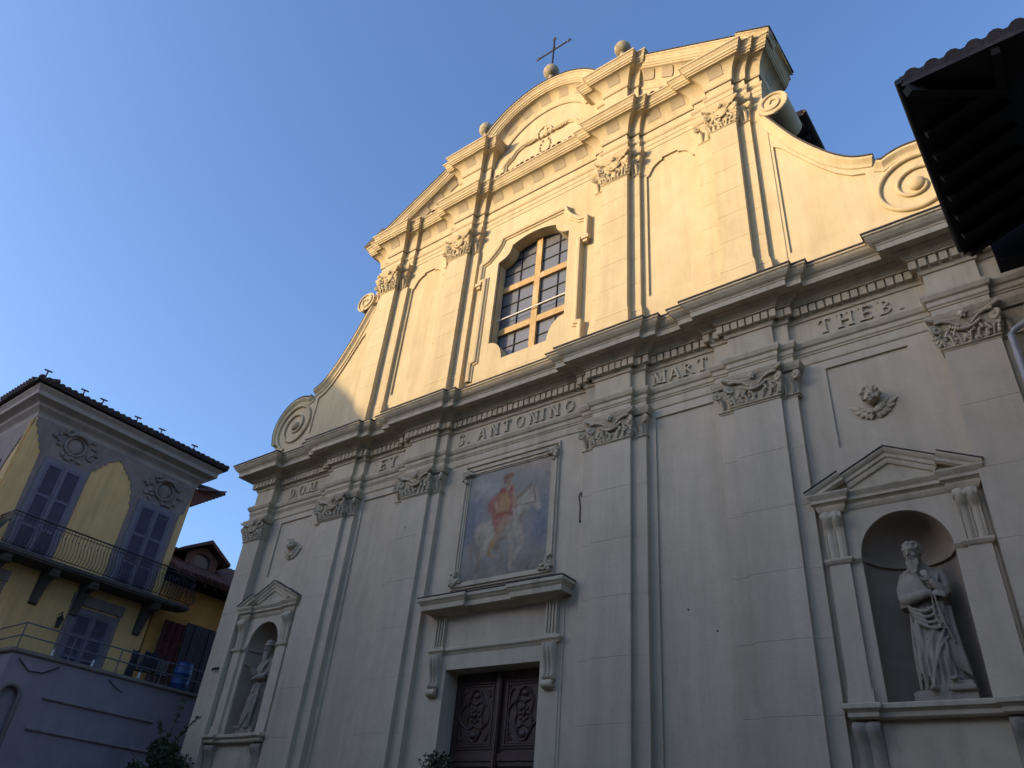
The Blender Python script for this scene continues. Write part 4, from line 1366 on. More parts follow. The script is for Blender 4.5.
# ================================================================== STATUES
def limb(m, pts, r, n=12): m.tube(pts, r, n)
def hand(m, p, d, up, sc=1.0, curl=.5):
    """palm + five fingers growing along d; up = back of the hand"""
    p, d, up = Vector(p), Vector(d).normalized(), Vector(up)
    up = (up - d * up.dot(d)).normalized()
    sd = d.cross(up)
    m.tube([p, p + d * .05 * sc, p + d * .105 * sc], [.034 * sc, .048 * sc, .044 * sc], 10, flat=.6, up=up)
    for i, (o, L) in enumerate(((-.036, .085), (-.012, .10), (.012, .095), (.036, .075))):
        b = p + d * .10 * sc + sd * o * sc
        c1 = b + d * L * .45 * sc - up * curl * .02 * sc
        c2 = c1 + (d - up * curl).normalized() * L * .35 * sc
        c3 = c2 + (d * .5 - up * curl * 1.3).normalized() * L * .25 * sc
        m.tube([b, c1, c2, c3], [.016 * sc, .0155 * sc, .014 * sc, .010 * sc], 7)
    b = p + d * .03 * sc - sd * .04 * sc
    m.tube([b, b + (d * .6 - sd * .7).normalized() * .05 * sc, b + (d * .9 - sd * .45).normalized() * .095 * sc], [.02 * sc, .018 * sc, .012 * sc], 7)

def head(m, c, look, beard, hat=False, sc=1.22):
    """c centre of the skull; look unit vector; ~.31 high"""
    c = Vector(c)
    f = Vector(look).normalized()
    up0 = Vector((0, 0, 1))
    rt = f.cross(up0).normalized()
    up = rt.cross(f).normalized()
    B = Matrix((rt, f, up)).transposed()
    W = lambda x, y, z: c + (rt * x + f * y + up * z) * sc
    k0 = len(m.v)
    m.blob(c + up * .03 * sc, .105 * sc, .135 * sc, .125 * sc, 18, 14, B)
    m.blob(W(0, .045, -.065), .078 * sc, .085 * sc, .085 * sc, 14, 10, B)        # jaw
    m.tube([W(0, .118, .045), W(0, .148, -.005), W(0, .16, -.028)], [.014, .020, .026], 8)   # nose
    m.blob(W(0, .142, -.036), .032, .018, .014, 8, 6, B)
    for s in (-1, 1):
        m.tube([W(s * .012, .128, .052), W(s * .045, .128, .06), W(s * .08, .10, .045)], [.012, .016, .012], 7)  # brow
        m.blob(W(s * .045, .108, .025), .024, .016, .014, 8, 6, B)  # eye
        m.blob(W(s * .055, .10, -.025), .034, .03, .03, 8, 6, B)   # cheek
        m.blob(W(s * .108, -.01, .0), .014, .03, .04, 8, 6, B)     # ear
    m.blob(W(0, .125, -.066), .034, .018, .009, 8, 6, B)           # lips
    m.blob(W(0, .122, -.082), .028, .018, .010, 8, 6, B)
    rr = random.Random(int(c.x * 1000) % 97 + 5)
    for i in range(46):                                           # hair
        a = rr.uniform(0, 2 * pi); e = rr.uniform(-.2, 1.4)
        d = Vector((cos(a) * cos(e), sin(a) * cos(e), sin(e)))
        if d.y > .35 and d.z < .62: continue
        if d.z < 0 and d.y > .1: continue
        m.blob(W(d.x * .112, d.y * .135 - .008, d.z * .125 + .035), rr.uniform(.024, .036), rr.uniform(.024, .036), .026, 7, 5)
    if beard:
        for i in range(34):
            t = rr.random()
            x = rr.uniform(-1, 1) * (.085 - .05 * t)
            m.tube([W(x, .09 + .04 * (1 - abs(x) / .09), -.08 - .10 * t), W(x * .85 + rr.uniform(-.02, .02), .12, -.15 - .14 * t), W(x * .6, .11, -.21 - .17 * t)], [.026, .026, .012], 7)
        for s in (-1, 1):
            m.tube([W(s * .004, .142, -.055), W(s * .04, .125, -.068), W(s * .065, .10, -.11)], [.012, .016, .012], 7)
    if hat:
        m.tube([W(x_, y_, .075) for x_, y_ in [(.12 * cos(2 * pi * i / 16), .14 * sin(2 * pi * i / 16)) for i in range(17)]], .028, 8)
        m.blob(W(0, -.01, .12), .108 * sc, .13 * sc, .085 * sc, 14, 8, B)
    return W

def robe(m, rings, n=72, folds=(), sway=0.0):
    """rings: (z, cx, cy, rx, ry, foldamp)"""
    R = []
    import bisect
    zs = [r[0] for r in rings]
    N = 60
    for i in range(N + 1):
        z = zs[0] + (zs[-1] - zs[0]) * i / N
        k = min(max(bisect.bisect_right(zs, z) - 1, 0), len(zs) - 2)
        t = (z - zs[k]) / (zs[k + 1] - zs[k])
        t = t * t * (3 - 2 * t)
        a, b = rings[k], rings[k + 1]
        g_ = [a[q] + (b[q] - a[q]) * t for q in range(1, 6)]
        row = []
        for j in range(n):
            th = 2 * pi * j / n
            f = g_[4] * (sin(9 * th + 2.2 * z + sway) * .55 + sin(15 * th - 1.4 * z + 1.3) * .35 + .5 * abs(sin(5 * th + 1.1 * z)) - .25)
            row.append((g_[0] + (g_[2] + f) * cos(th), g_[1] + (g_[3] + f) * sin(th), z))
        R.append(row)
    m.rows(R, True, True)

def fold(m, pts, r, n=8):
    P = [Vector(p) for p in pts]
    Q = []
    for i in range(len(P) - 1):                    # catmull-rom
        p0, p1, p2, p3 = P[max(i - 1, 0)], P[i], P[i + 1], P[min(i + 2, len(P) - 1)]
        for q in range(6):
            t = q / 6
            Q.append(.5 * ((2 * p1) + (-p0 + p2) * t + (2 * p0 - 5 * p1 + 4 * p2 - p3) * t * t + (-p0 + 3 * p1 - 3 * p2 + p3) * t ** 3))
    Q.append(P[-1])
    k = len(Q)
    m.tube(Q, [max(.006, r * (.55 + .45 * sin(pi * (i + .6) / k))) for i in range(k)], n)

def finish_statue(m, loc, rz, label, base_hw):
    st = thing('statue', loc, label, 'statue', 'statues in the facade niches')
    o = m.build('statue_figure', 'stone', st, loc=loc)
    remesh(o, .0115, 1)
    b = MB()
    b.box(-base_hw[0], base_hw[0], -base_hw[1], base_hw[1] + .1, 0, base_hw[2])
    b.box(-base_hw[0] + .03, base_hw[0] - .03, -base_hw[1] + .03, base_hw[1], base_hw[2] - .001, base_hw[2] + .03)
    b.build('plinth', 'stone', st, loc=loc)
    st.rotation_euler = (0, 0, rz)
    return st

def stretch(m, kx, kz, z0=.16):
    m.v = [(x * kx, y, z0 + (z - z0) * kz) for x, y, z in m.v]
# right statue: old bearded man wrapped in a cloak, hand at his beard
S = MB()
zb = .16
robe(S, [(zb, .04, 0, .38, .25, .035), (.45, .04, 0, .34, .24, .035), (.9, .02, .0, .31, .23, .03), (1.25, .0, 0, .30, .22, .022), (1.5, .0, 0, .29, .20, .014), (1.75, -.01, 0, .29, .19, .010), (1.93, -.01, .0, .255, .165, .008), (2.03, -.02, -.01, .15, .12, .0), (2.10, -.03, -.02, .085, .09, 0), (2.2, -.04, -.05, .07, .08, 0)])
# cloak over the viewer-left shoulder down to the elbow
robe(S, [(1.38, -.27, -.02, .16, .19, .02), (1.5, -.27, -.02, .165, .20, .018), (1.75, -.22, .0, .16, .19, .012), (1.95, -.15, .0, .14, .15, .006), (2.04, -.10, .0, .08, .1, 0)])
limb(S, [(-.26, .0, 1.90), (-.34, -.06, 1.68), (-.34, -.14, 1.50)], [.11, .105, .095])
limb(S, [(-.34, -.14, 1.50), (-.16, -.28, 1.48), (.05, -.32, 1.51), (.14, -.31, 1.51)], [.10, .085, .062, .05])
hand(S, (.13, -.31, 1.51), (1, -.05, -.12), (0, -.7, .7), 1.15, .5)
# other arm rising to the beard
limb(S, [(.25, .0, 1.90), (.33, -.06, 1.68), (.32, -.16, 1.52)], [.11, .10, .085])
limb(S, [(.32, -.16, 1.52), (.24, -.25, 1.62), (.16, -.30, 1.70)], [.088, .072, .05])
hand(S, (.155, -.30, 1.71), (-.45, -.1, .8), (.2, -.9, 0), 1.1, .8)
# drapery: swags under the forearm, diagonal pulls, long leg folds
for k in range(4):
    q = k * .07
    fold(S, [(-.34 + .02 * k, -.12, 1.44 - q * .4), (-.22 + .02 * k, -.25, 1.34 - q), (-.02 + .04 * k, -.28, 1.27 - q * 1.2), (.16 + .02 * k, -.26, 1.37 - q * .8), (.26, -.2, 1.49 - q * .4)], .026)
for k in range(6):
    x = -.30 + .045 * k
    fold(S, [(x + .03, -.05 - .05 * k, 1.98 - .02 * k), (x + .05, -.17 - .015 * k, 1.80), (x + .12, -.225, 1.62), (x + .22, -.25, 1.50)], .024)
for k in range(5):
    x = .22 - .03 * k
    fold(S, [(.26 - .03 * k, -.09 - .02 * k, 1.90), (.25 - .035 * k, -.19, 1.76), (.2 - .03 * k, -.2, 1.62)], .022)
for k in range(11):
    x = -.30 + .045 * k
    fold(S, [(x * .9, -.19 - .05 * sin(k), 1.15), (x * .95 + .03, -.23, .85), (x + .02, -.24 - .03 * (k % 2), .55), (x - .03 + .04 * (k % 2), -.22, .2)], .022 + .008 * (k % 3))
for k in range(9):
    x = -.28 + .04 * k
    fold(S, [(-.30 + .02 * k, -.08 - .02 * k, 1.93), (x + .05, -.20, 1.72 - .015 * k), (x + .13, -.225, 1.56), (x + .25, -.22, 1.50)], .014)
for k in range(5):
    fold(S, [(.33 - .05 * k, -.13 - .02 * k, 1.36), (.34 - .06 * k, -.19, 1.0), (.38 - .05 * k, -.2, .62), (.42 - .045 * k, -.18, .36 + .03 * k)], .032)
fold(S, [(.28, -.20, 1.25), (.18, -.25, .98), (.04, -.265, .72), (-.06, -.25, .50), (-.12, -.23, .22)], .03)
fold(S, [(.12, -.25, .95), (.18, -.26, .78), (.16, -.26, .60), (.12, -.25, .35), (.06, -.24, .18)], .026)
fold(S, [(-.27, -.1, 1.35), (-.31, -.12, .9), (-.33, -.13, .5), (-.34, -.12, .17)], .045)
# advanced foot on a pile of books
S.box(.10, .46, -.32, .0, .16, .22)
S.box(.12, .44, -.31, .0, .225, .285)
S.tube([(.22, -.12, .32), (.20, -.24, .32), (.17, -.36, .305)], [.06, .058, .035], 10, flat=.7)
for k in range(5): S.tube([(.20 - .022 * k + .02, -.35, .30), (.195 - .022 * k + .015, -.40 + .006 * k, .295)], .014, 6)
S.tube([(-.12, -.2, .20), (-.14, -.32, .195), (-.15, -.40, .185)], [.055, .055, .03], 10, flat=.7)
fold(S, [(-.14, -.24, .17), (-.08, -.275, .40), (.02, -.285, .62), (.13, -.27, .80), (.24, -.23, .90)], .026)
fold(S, [(.24, -.20, 1.42), (.27, -.22, 1.15), (.29, -.215, .9), (.33, -.2, .6)], .02)
for k in range(4):
    fold(S, [(.02 + .06 * k, -.235, .62 - .02 * k), (.0 + .07 * k, -.225, .42), (-.02 + .085 * k, -.22, .19)], .02)
for k in range(6):
    fold(S, [(.26 - .012 * k, -.16 - .012 * k, 1.40 - .05 * k), (.12 - .03 * k, -.255, 1.12 - .07 * k), (-.06 - .03 * k, -.265, .92 - .09 * k), (-.22 - .012 * k, -.20, .80 - .10 * k)], .014)
for k in range(7):
    fold(S, [(-.30 + .012 * k, -.10 - .012 * k, 1.88 - .03 * k), (-.33 + .03 * k, -.17 - .01 * k, 1.70), (-.30 + .06 * k, -.235, 1.545)], .012)
fold(S, [(.17, -.33, 1.48), (.20, -.30, 1.25), (.25, -.27, 1.0), (.31, -.24, .8)], .022)
fold(S, [(.13, -.33, 1.46), (.12, -.31, 1.22), (.17, -.29, 1.0)], .018)
stretch(S, .93, 1.055)
head(S, (-.04, -.19, 2.30), (-.30, -.90, -.26), True)
finish_statue(S, (8.60, .28, 4.362), 0, 'stone statue of a bearded robed man in the right niche, hand at his beard', (.42, .26, .16))

# left statue: figure in long robe and sash, one arm held out
S = MB()
robe(S, [(zb, -.08, -.02, .40, .25, .035), (.4, -.05, 0, .35, .24, .035), (.8, -.02, .0, .31, .23, .03), (1.15, .0, 0, .27, .20, .022), (1.36, .0, 0, .235, .17, .010), (1.6, .0, 0, .27, .18, .012), (1.85, .0, 0, .29, .185, .010), (1.95, .0, .0, .24, .16, .006), (2.03, .0, -.01, .13, .11, .0), (2.2, .0, -.03, .075, .085, 0)])
limb(S, [(-.26, .0, 1.90), (-.36, -.04, 1.70), (-.40, -.10, 1.52)], [.10, .10, .095])
limb(S, [(-.40, -.10, 1.52), (-.44, -.22, 1.60), (-.46, -.30, 1.66)], [.10, .085, .06])
hand(S, (-.46, -.30, 1.66), (-.25, -.8, .45), (-.3, .3, .8), 1.2, .4)
limb(S, [(.26, .0, 1.90), (.34, -.06, 1.66), (.30, -.16, 1.46)], [.10, .10, .09])
limb(S, [(.30, -.16, 1.46), (.12, -.28, 1.42), (-.04, -.29, 1.42)], [.09, .07, .05])
hand(S, (-.05, -.29, 1.42), (-1, -.1, -.2), (0, -.7, .7), 1.15, .6)
S.tube([(.235 * cos(2 * pi * i / 20) * 1.04, .175 * sin(2 * pi * i / 20) * 1.06, 1.36 + .03 * cos(2 * pi * i / 20)) for i in range(21)], .035, 8)
for k in range(5):
    fold(S, [(-.06 + .03 * k, -.20, 1.30), (-.10 + .02 * k, -.24, 1.22), (-.14 + .03 * k, -.25, 1.05)], .03)
for k in range(9):
    x = -.25 + .06 * k
    fold(S, [(x * .8, -.17 - .02 * (k % 3), 1.28), (x * .95, -.22, .95), (x * 1.05 - .05, -.24 - .02 * (k % 2), .6), (x * 1.2 - .12, -.24, .2)], .028 + .006 * (k % 3))
for k in range(4):
    fold(S, [(.22 - .04 * k, -.14, 1.2 - .1 * k), (.05, -.27, .85 - .1 * k), (-.2, -.28, .5 - .08 * k), (-.38, -.2, .28)], .035)
for k in range(5):
    fold(S, [(-.22 + .02 * k, -.10 - .02 * k, 1.90), (-.16 + .03 * k, -.2, 1.72), (-.06 + .03 * k, -.21, 1.5)], .022)
    fold(S, [(.22 - .02 * k, -.10 - .02 * k, 1.90), (.16 - .03 * k, -.2, 1.72), (.06 - .02 * k, -.21, 1.5)], .022)
S.tube([(-.28, -.2, .20), (-.32, -.32, .195), (-.34, -.40, .185)], [.055, .055, .03], 10, flat=.7)
S.tube([(.10, -.2, .20), (.10, -.30, .195), (.09, -.38, .185)], [.055, .055, .03], 10, flat=.7)
stretch(S, .92, 1.05)
head(S, (.02, -.10, 2.285), (.38, -.85, -.10), True, True)
finish_statue(S, (-8.42, .30, 4.362), radians(-6), 'stone statue in belted robe and cap in the left niche, one arm out', (.40, .26, .16))

# ================================================================== YELLOW HOUSE (left)
HX = -18.0
YZ = lambda off: (lambda u, v, a: (HX + off + a, u, v))           # u=y, v=z
hy0, hy1, hzt = -5.39, 1.22, 14.36
house = thing('house', (HX - 5, -2, 0), 'yellow and grey stuccoed house with blue shutters and a long iron balcony', 'house')
m = MB()
m.box(HX - 10, HX, hy0, hy1, 0, hzt + .9)
m.build('wall', 'yellow', house)
m = MB()
CP = [(0, 14.30), (.03, 14.33), (.04, 14.45), (.08, 14.52), (.16, 14.60), (.22, 14.66), (.24, 14.74), (.28, 14.78), (.42, 14.86), (.50, 14.90), (.50, 15.06), (.54, 15.12), (.60, 15.20), (.60, 15.26), (0, 15.3)]
m.sweep([(HX - 10, hy0), (HX, hy0), (HX, hy1), (HX - 10, hy1)], CP)
m.build('cornice', 'palestucco', house)
m = MB()
ov = .74
e = [(HX - 10.7, hy0 - ov), (HX + ov, hy0 - ov), (HX + ov, hy1 + ov), (HX - 10.7, hy1 + ov)]
m.add([(x, y, 15.30) for x, y in e] + [(x, y, 15.40) for x, y in e] + [(HX - 5, -2.6, 17.6), (HX - 5, -1.6, 17.6)],
      [(0, 1, 2, 3), (0, 4, 5, 1), (1, 5, 6, 2), (2, 6, 7, 3), (3, 7, 4, 0), (4, 8, 5), (5, 8, 9, 6), (6, 9, 7), (7, 9, 8, 4)])
for k in range(34):
    y = hy0 - ov + .1 + k * (hy1 - hy0 + 2 * ov - .2) / 33
    m.tube([(HX + ov + .05, y, 15.40), (HX + ov - min(.8, .15 + k * .3), y, 15.40 + .4 * min(.8, .15 + k * .3))], .10, 8)
for k in range(12):
    x = HX + ov - .5 - k * .24
    m.tube([(x, hy0 - ov - .05, 15.40), (x, hy0 - ov + .8, 15.78)], .10, 8)
m.build('roof', 'darktile', house, smooth=40)
for (y, z) in ((-5.95, 15.5), (-4.55, 15.46), (-3.8, 15.46), (-2.37, 15.44), (-1.31, 15.44), (.2, 15.44)):
    m = MB()
    x = HX + ov - .02
    m.tube([(x, y, z - .05), (x, y, z + .24)], .028, 6)
    m.tube([(x, y - .14, z + .22), (x, y + .14, z + .25)], .034, 6)
    m.build('roof_hook', 'blackpaint', house)
# red tiled rear eave seen past the corner
m = MB()
m.add([(HX - 1.2, 1.2, 15.0), (HX + .3, 1.3, 14.2), (HX + .3, 2.2, 14.55), (HX - 1.2, 2.4, 15.2)], [(0, 1, 2, 3)])
m.prism([(1.22, 13.55), (2.5, 14.62), (2.6, 14.78), (1.22, 14.3)], lambda u, v, a: (a, u, v), HX - 3, HX + .05)
for k in range(12):
    m.tube([(HX - 3 + k * .26, 1.25, 13.9), (HX - 3 + k * .26, 2.62, 14.70)], .07, 6)
m.build('rear_eave', 'tile', house)

# grey stucco fields with jagged edge
def jag(a, b, n=9, amp=.05):
    A, B = Vector(a), Vector(b)
    d = B - A
    nn = Vector((-d.y, d.x)).normalized()
    return [tuple(A + d * (i / n) + nn * (amp * (1 if i % 2 else -.3))) for i in range(n)]
pts = [(-5.36, 14.32), (-5.36, 14.15)] + jag((-5.30, 14.0), (-4.72, 12.9)) + [(-4.66, 9.45), (-2.92, 9.45), (-2.92, 12.6)] + jag((-2.92, 13.1), (-2.30, 13.95)) + [(-2.12, 14.05)] + jag((-2.0, 14.0), (-1.28, 13.3)) + jag((-1.28, 13.2), (-1.10, 12.4), 6) + [(-1.06, 9.45), (.92, 9.45), (.92, 12.5)] + jag((.92, 12.9), (1.20, 13.3), 4) + [(1.20, 14.32)]
m = MB()
m.prism(pts, YZ(0), 0.0, .035)
# same treatment on the return face
pts2 = [(-.1, 14.32), (-.1, 14.1), (-.55, 13.6), (-.95, 12.9), (-1.2, 12.2), (-1.25, 9.45), (-3.2, 9.45), (-3.2, 12.6), (-3.7, 13.6), (-4.2, 13.9), (-4.2, 14.32)]
m.prism([(HX + u, v) for u, v in pts2], lambda u, v, a: (u, hy0 + a, v), 0, -.035)
m.build('stucco_field', 'stucco', house)
def medallion(cy, cz):
    m = MB()
    x = HX + .04
    R = []
    for i in range(24):
        a = 2 * pi * i / 24
        R.append((x + .03, cy + .36 * cos(a), cz + .36 * sin(a)))
    R.append(R[0])
    m.tube(R, .06, 8)
    m.blob((x, cy, cz), .08, .29, .29, 14, 8)
    m.tube([(x + .08, cy - .38, cz + .26), (x + .12, cy - .2, cz + .42), (x + .14, cy, cz + .46), (x + .12, cy + .2, cz + .42), (x + .08, cy + .38, cz + .26)], [.05, .09, .10, .09, .05], 8)
    for k in range(30):
        a = rnd.uniform(0, 2 * pi); r = rnd.uniform(.38, .58)
        m.blob((x + .02, cy + r * 1.45 * cos(a), cz + r * 1.05 * sin(a)), .06, rnd.uniform(.06, .14), rnd.uniform(.05, .12), 7, 5)
    return m.build('medallion', 'stucco', house, smooth=60)
medallion(-3.80, 13.80)
medallion(-.02, 13.62)
def shutter_window(cy, w_, z0, z1, depth_off=.035):
    m = MB()
    h = w_ / 2
    x = HX + depth_off
    t = .17
    m.box(x, x + .06, cy - h - t, cy - h, z0, z1 + t)
    m.box(x, x + .06, cy + h, cy + h + t, z0, z1 + t)
    m.box(x, x + .06, cy - h, cy + h, z1, z1 + t)
    wroot = m.build('window', 'frameblue', house)
    for s in (-1, 1):
        m = MB()
        a, b = (cy - h, cy - .035) if s < 0 else (cy + .035, cy + h)
        fw = .075
        xf = x + .02
        m.box(xf, xf + .05, a, a + fw, z0, z1)
        m.box(xf, xf + .05, b - fw, b, z0, z1)
        rails = [z0, z0 + (z1 - z0) * .30, z0 + (z1 - z0) * .63, z1 - .1]
        for zz in rails: m.box(xf, xf + .05, a + fw, b - fw, zz, zz + .1)
        m.box(xf - .012, xf, a, b, z0, z1)
        n = int((z1 - z0) / .075)
        for k in range(n):
            zz = z0 + (k + .5) * (z1 - z0) / n
            m.add([(xf + .005, a + fw, zz + .035), (xf + .005, b - fw, zz + .035), (xf + .045, b - fw, zz - .02), (xf + .045, a + fw, zz - .02)], [(0, 1, 2, 3)])
            m.add([(xf + .005, a + fw, zz + .02), (xf + .005, b - fw, zz + .02), (xf + .045, b - fw, zz - .035), (xf + .045, a + fw, zz - .035)], [(3, 2, 1, 0)])
        m.build('shutter', 'shutter', wroot)
    m = MB()
    m.box(x + .03, x + .10, cy - .03, cy + .03, z0, z1)
    m.build('meeting_post', 'frameblue', wroot)
    return wroot
shutter_window(-3.79, 1.25, 9.48, 12.90)
shutter_window(-.05, 1.28, 9.48, 12.80)
shutter_window(-4.9, 1.15, 6.2, 8.55, .0)
shutter_window(-.80, 1.25, 6.2, 8.35, .0)
for cy in (-4.9, -.8):                              # dark moulded lintels of the lower openings
    m = MB()
    m.box(HX, HX + .09, cy - .95, cy + .95, 8.6, 8.95)
    m.box(HX, HX + .05, cy - .92, cy - .80, 6.2, 8.6)
    m.box(HX, HX + .05, cy + .80, cy + .92, 6.2, 8.6)
    m.build('door_surround', 'stucco', house)
# return-face window
m = MB()
xa, xb = HX - 2.8, HX - 1.6
m.box(xa - .15, xa, hy0, hy0 - .09, 9.5, 12.9); m.box(xb, xb + .15, hy0, hy0 - .09, 9.5, 12.9); m.box(xa, xb, hy0, hy0 - .09, 12.75, 12.9)
wr = m.build('window', 'frameblue', house)
m = MB()
m.box(xa, xb, hy0 - .03, hy0 - .06, 9.5, 12.75)
for k in range(40):
    m.box(xa + .08, xb - .08, hy0 - .06, hy0 - .085, 9.55 + k * .08, 9.59 + k * .08)
m.build('shutter', 'shutter', wr)
# downpipe at the corner
m = MB()
m.tube([(HX - .14, hy0 - .07, 14.2), (HX - .14, hy0 - .07, 3)], .05, 8)
m.build('downpipe', 'yellow', house)
# balcony
bx = HX + 1.1
m = MB()
slab = [(HX, hy0 - .0), (HX, 1.1), (HX + .5, 1.95), (bx - .1, 2.05), (bx, 1.9), (bx, -4.98), (HX, -4.98)]
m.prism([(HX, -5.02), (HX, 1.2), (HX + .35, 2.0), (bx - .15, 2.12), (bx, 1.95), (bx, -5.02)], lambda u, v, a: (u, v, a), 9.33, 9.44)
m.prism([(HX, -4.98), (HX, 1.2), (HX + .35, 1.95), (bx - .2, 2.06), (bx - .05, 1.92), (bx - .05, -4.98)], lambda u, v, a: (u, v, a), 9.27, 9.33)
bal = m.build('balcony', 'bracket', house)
m = MB()
rl = [(HX, -4.99), (bx - .03, -4.99), (bx - .03, 1.6), (bx - .12, 2.0), (bx - .5, 2.1), (HX + .3, 1.95), (HX + .02, 1.15)]
m.tube([(x, y, 10.58) for x, y in rl], .028, 6)
m.tube([(x, y, 10.46) for x, y in rl], .014, 6)
m.tube([(x, y, 9.52) for x, y in rl], .016, 6)
for i in range(len(rl) - 1):
    A, B = Vector(rl[i]), Vector(rl[i + 1])
    d = B - A
    n = max(1, int(d.length / .115))
    nn = Vector((d.y, -d.x)).normalized()
    if nn.dot(Vector((1, 0))) < 0 and i in (1, 2): nn = -nn
    for k in range(n):
        p = A + d * (k / n)
        sg = 1
        q = [(p.x, p.y, 10.57)]
        for t, o_ in ((.12, .0), (.35, .03), (.55, .11), (.75, .19), (.9, .15), (1.0, .02)):
            q.append((p.x + nn.x * o_ * sg, p.y + nn.y * o_ * sg, 10.57 - 1.07 * t))
        m.tube(q, .011, 5)
        if k % 2 == 0:
            m.blob((p.x, p.y, 10.25), .022, .022, .06, 6, 5)
m.build('railing', 'blackpaint', bal)
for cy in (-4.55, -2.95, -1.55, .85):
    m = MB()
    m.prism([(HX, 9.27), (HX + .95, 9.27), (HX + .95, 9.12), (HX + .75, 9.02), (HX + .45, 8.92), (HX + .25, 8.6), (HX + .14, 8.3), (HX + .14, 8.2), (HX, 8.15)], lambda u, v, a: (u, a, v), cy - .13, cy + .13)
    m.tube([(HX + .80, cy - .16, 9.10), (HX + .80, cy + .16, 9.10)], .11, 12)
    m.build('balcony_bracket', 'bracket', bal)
# lantern on the wall
m = MB()
m.tube([(HX, -1.96, 8.1), (HX + .22, -1.96, 8.16), (HX + .26, -1.96, 8.05)], .018, 6)
m.lathe((HX + .27, -1.96, 7.62), [(.03, 0), (.07, .03), (.11, .28), (.12, .30), (.04, .40), (.02, .46)], 8)
m.build('wall_lantern', 'blackpaint', house)

# ================================================================== TERRACE WALL
TX = -15.0
ter = thing('terrace_wall', (TX, -1, 0), 'lilac grey rendered terrace wall with tube railing below the yellow house', 'wall')
m = MB()
ty0, ty1, tz = -3.93, 6.0, 6.12
AO = [(-3.84, 0.3), (-3.26, .3), (-3.26, 4.98)] + [(-3.55 + .29 * cos(radians(a)), 4.98 + .29 * sin(radians(a))) for a in range(15, 181, 15)]
WY = lambda u, v, a: (TX - a, u, v)
AOY = [(y, z) for y, z in AO]
m.plate([(ty0, 0), (ty1, 0), (ty1, tz), (ty0, tz)], [(AOY, .18, True)], WY, 0)
m.poly([(TX, ty0, 0), (TX, ty0, tz), (HX - 6, ty0 - .0, tz), (HX - 6, ty0, 0)])
m.build('wall', 'lilac', ter)
m = MB()
m.box(HX + .02, TX - .02, ty0 + .02, ty1, 5.6, tz + .06)
m.build('terrace_floor', 'darktile', ter)
m = MB()
m.sweep([(HX - 6, ty0), (TX, ty0), (TX, ty1)], [(0, tz - .03), (.05, tz - .02), (.09, tz + .02), (.09, tz + .10), (-.3, tz + .13)])
m.build('coping', 'stucco', ter)
m = MB()
for z, a, b in ((5.08, -2.62, 1.0), (4.22, -2.75, 1.25)):
    m.sweep([(TX, a), (TX, b)], [(0, z - .05), (.05, z - .035), (.07, z), (.05, z + .02), (0, z + .05)])
m.tube([(TX + .02, y, z) for y, z in [(-3.84, 3.2), (-3.84, 4.98)] + [(-3.55 + .29 * cos(radians(a)), 4.98 + .29 * sin(radians(a))) for a in range(180, -1, -15)] + [(-3.26, 3.2)]], .07, 8)
m.build('string_course', 'stucco', ter)
m = MB()
path = [(HX - 6, ty0 + .1), (TX - .1, ty0 + .1), (TX - .1, ty1)]
for zz in (6.62, 6.98):
    m.tube([(x, y, zz) for x, y in path], .022, 6)
yy = ty0 + .1
while yy < ty1:
    m.tube([(TX - .1, yy, tz + .1), (TX - .1, yy, 7.0)], .022, 6)
    yy += 1.55
m.build('railing', 'steel', ter)
for y in (-2.85, -1.57, .02):
    m = MB()
    m.lathe((TX + .02, y, tz + .12), [(.04, 0), (.045, .04), (.03, .07), (.04, .11), (.025, .16), (.01, .20)], 10)
    m.build('finial', 'white', ter)
m = MB()
m.tube([(TX + .07, -3.7, 5.95), (TX + .06, -3.3, 5.68), (TX + .06, -2.9, 5.72), (TX + .06, -2.5, 5.98)], .02, 6)
m.tube([(TX + .07, -.9, 5.98), (TX + .06, -.6, 5.8), (TX + .06, -.35, 5.72)], .015, 6)
m.build('loose_cable', 'blackpaint', ter)

# things standing on the terrace
bz = tz + .07
m = MB()
br = thing('barrel', (TX - .55, 1.82, bz), 'blue plastic barrel standing on the terrace behind the railing', 'barrel')
m.lathe((TX - .55, 1.82, bz), [(.26, 0), (.29, .04), (.30, .25), (.315, .28), (.30, .31), (.305, .6), (.32, .63), (.305, .66), (.30, .9), (.26, .98)], 20)
m.build('drum', 'blueplastic', br, smooth=40)
m = MB()
m.lathe((TX - .55, 1.82, bz + .98), [(.275, 0), (.28, .03), (.24, .05), (.05, .055)], 20)
m.build('lid', 'blueplastic', br, smooth=40)
def chair(cx, cy, rz, label, drape):
    c = thing('chair', (cx, cy, bz), label, 'chair', 'chairs on the terrace')
    o = Vector((cx, cy, bz))
    m = MB()
    m.box(cx - .22, cx + .22, cy - .22, cy + .22, bz + .43, bz + .46)
    m.build('seat', 'steel', c)
    m = MB()
    for k in range(5):
        yy = cy - .2 + .1 * k
        m.box(cx - .23, cx - .20, yy - .025, yy + .025, bz + .46, bz + .92)
    m.box(cx - .235, cx - .195, cy - .24, cy + .24, bz + .88, bz + .95)
    m.build('backrest', 'steel', c)
    for sx in (-1, 1):
        for sy in (-1, 1):
            m = MB()
            m.tube([(cx + sx * .19, cy + sy * .19, bz + .43), (cx + sx * .22, cy + sy * .22, bz)], .018, 6)
            m.build('leg', 'steel', c)
    c.rotation_euler = (0, 0, rz)
    return c
chair(TX - .75, .45, .3, 'pale chair with dark clothes over it, left of the blue barrel', True)
chair(TX - .72, 1.12, -.2, 'pale slatted chair right beside the blue barrel', True)
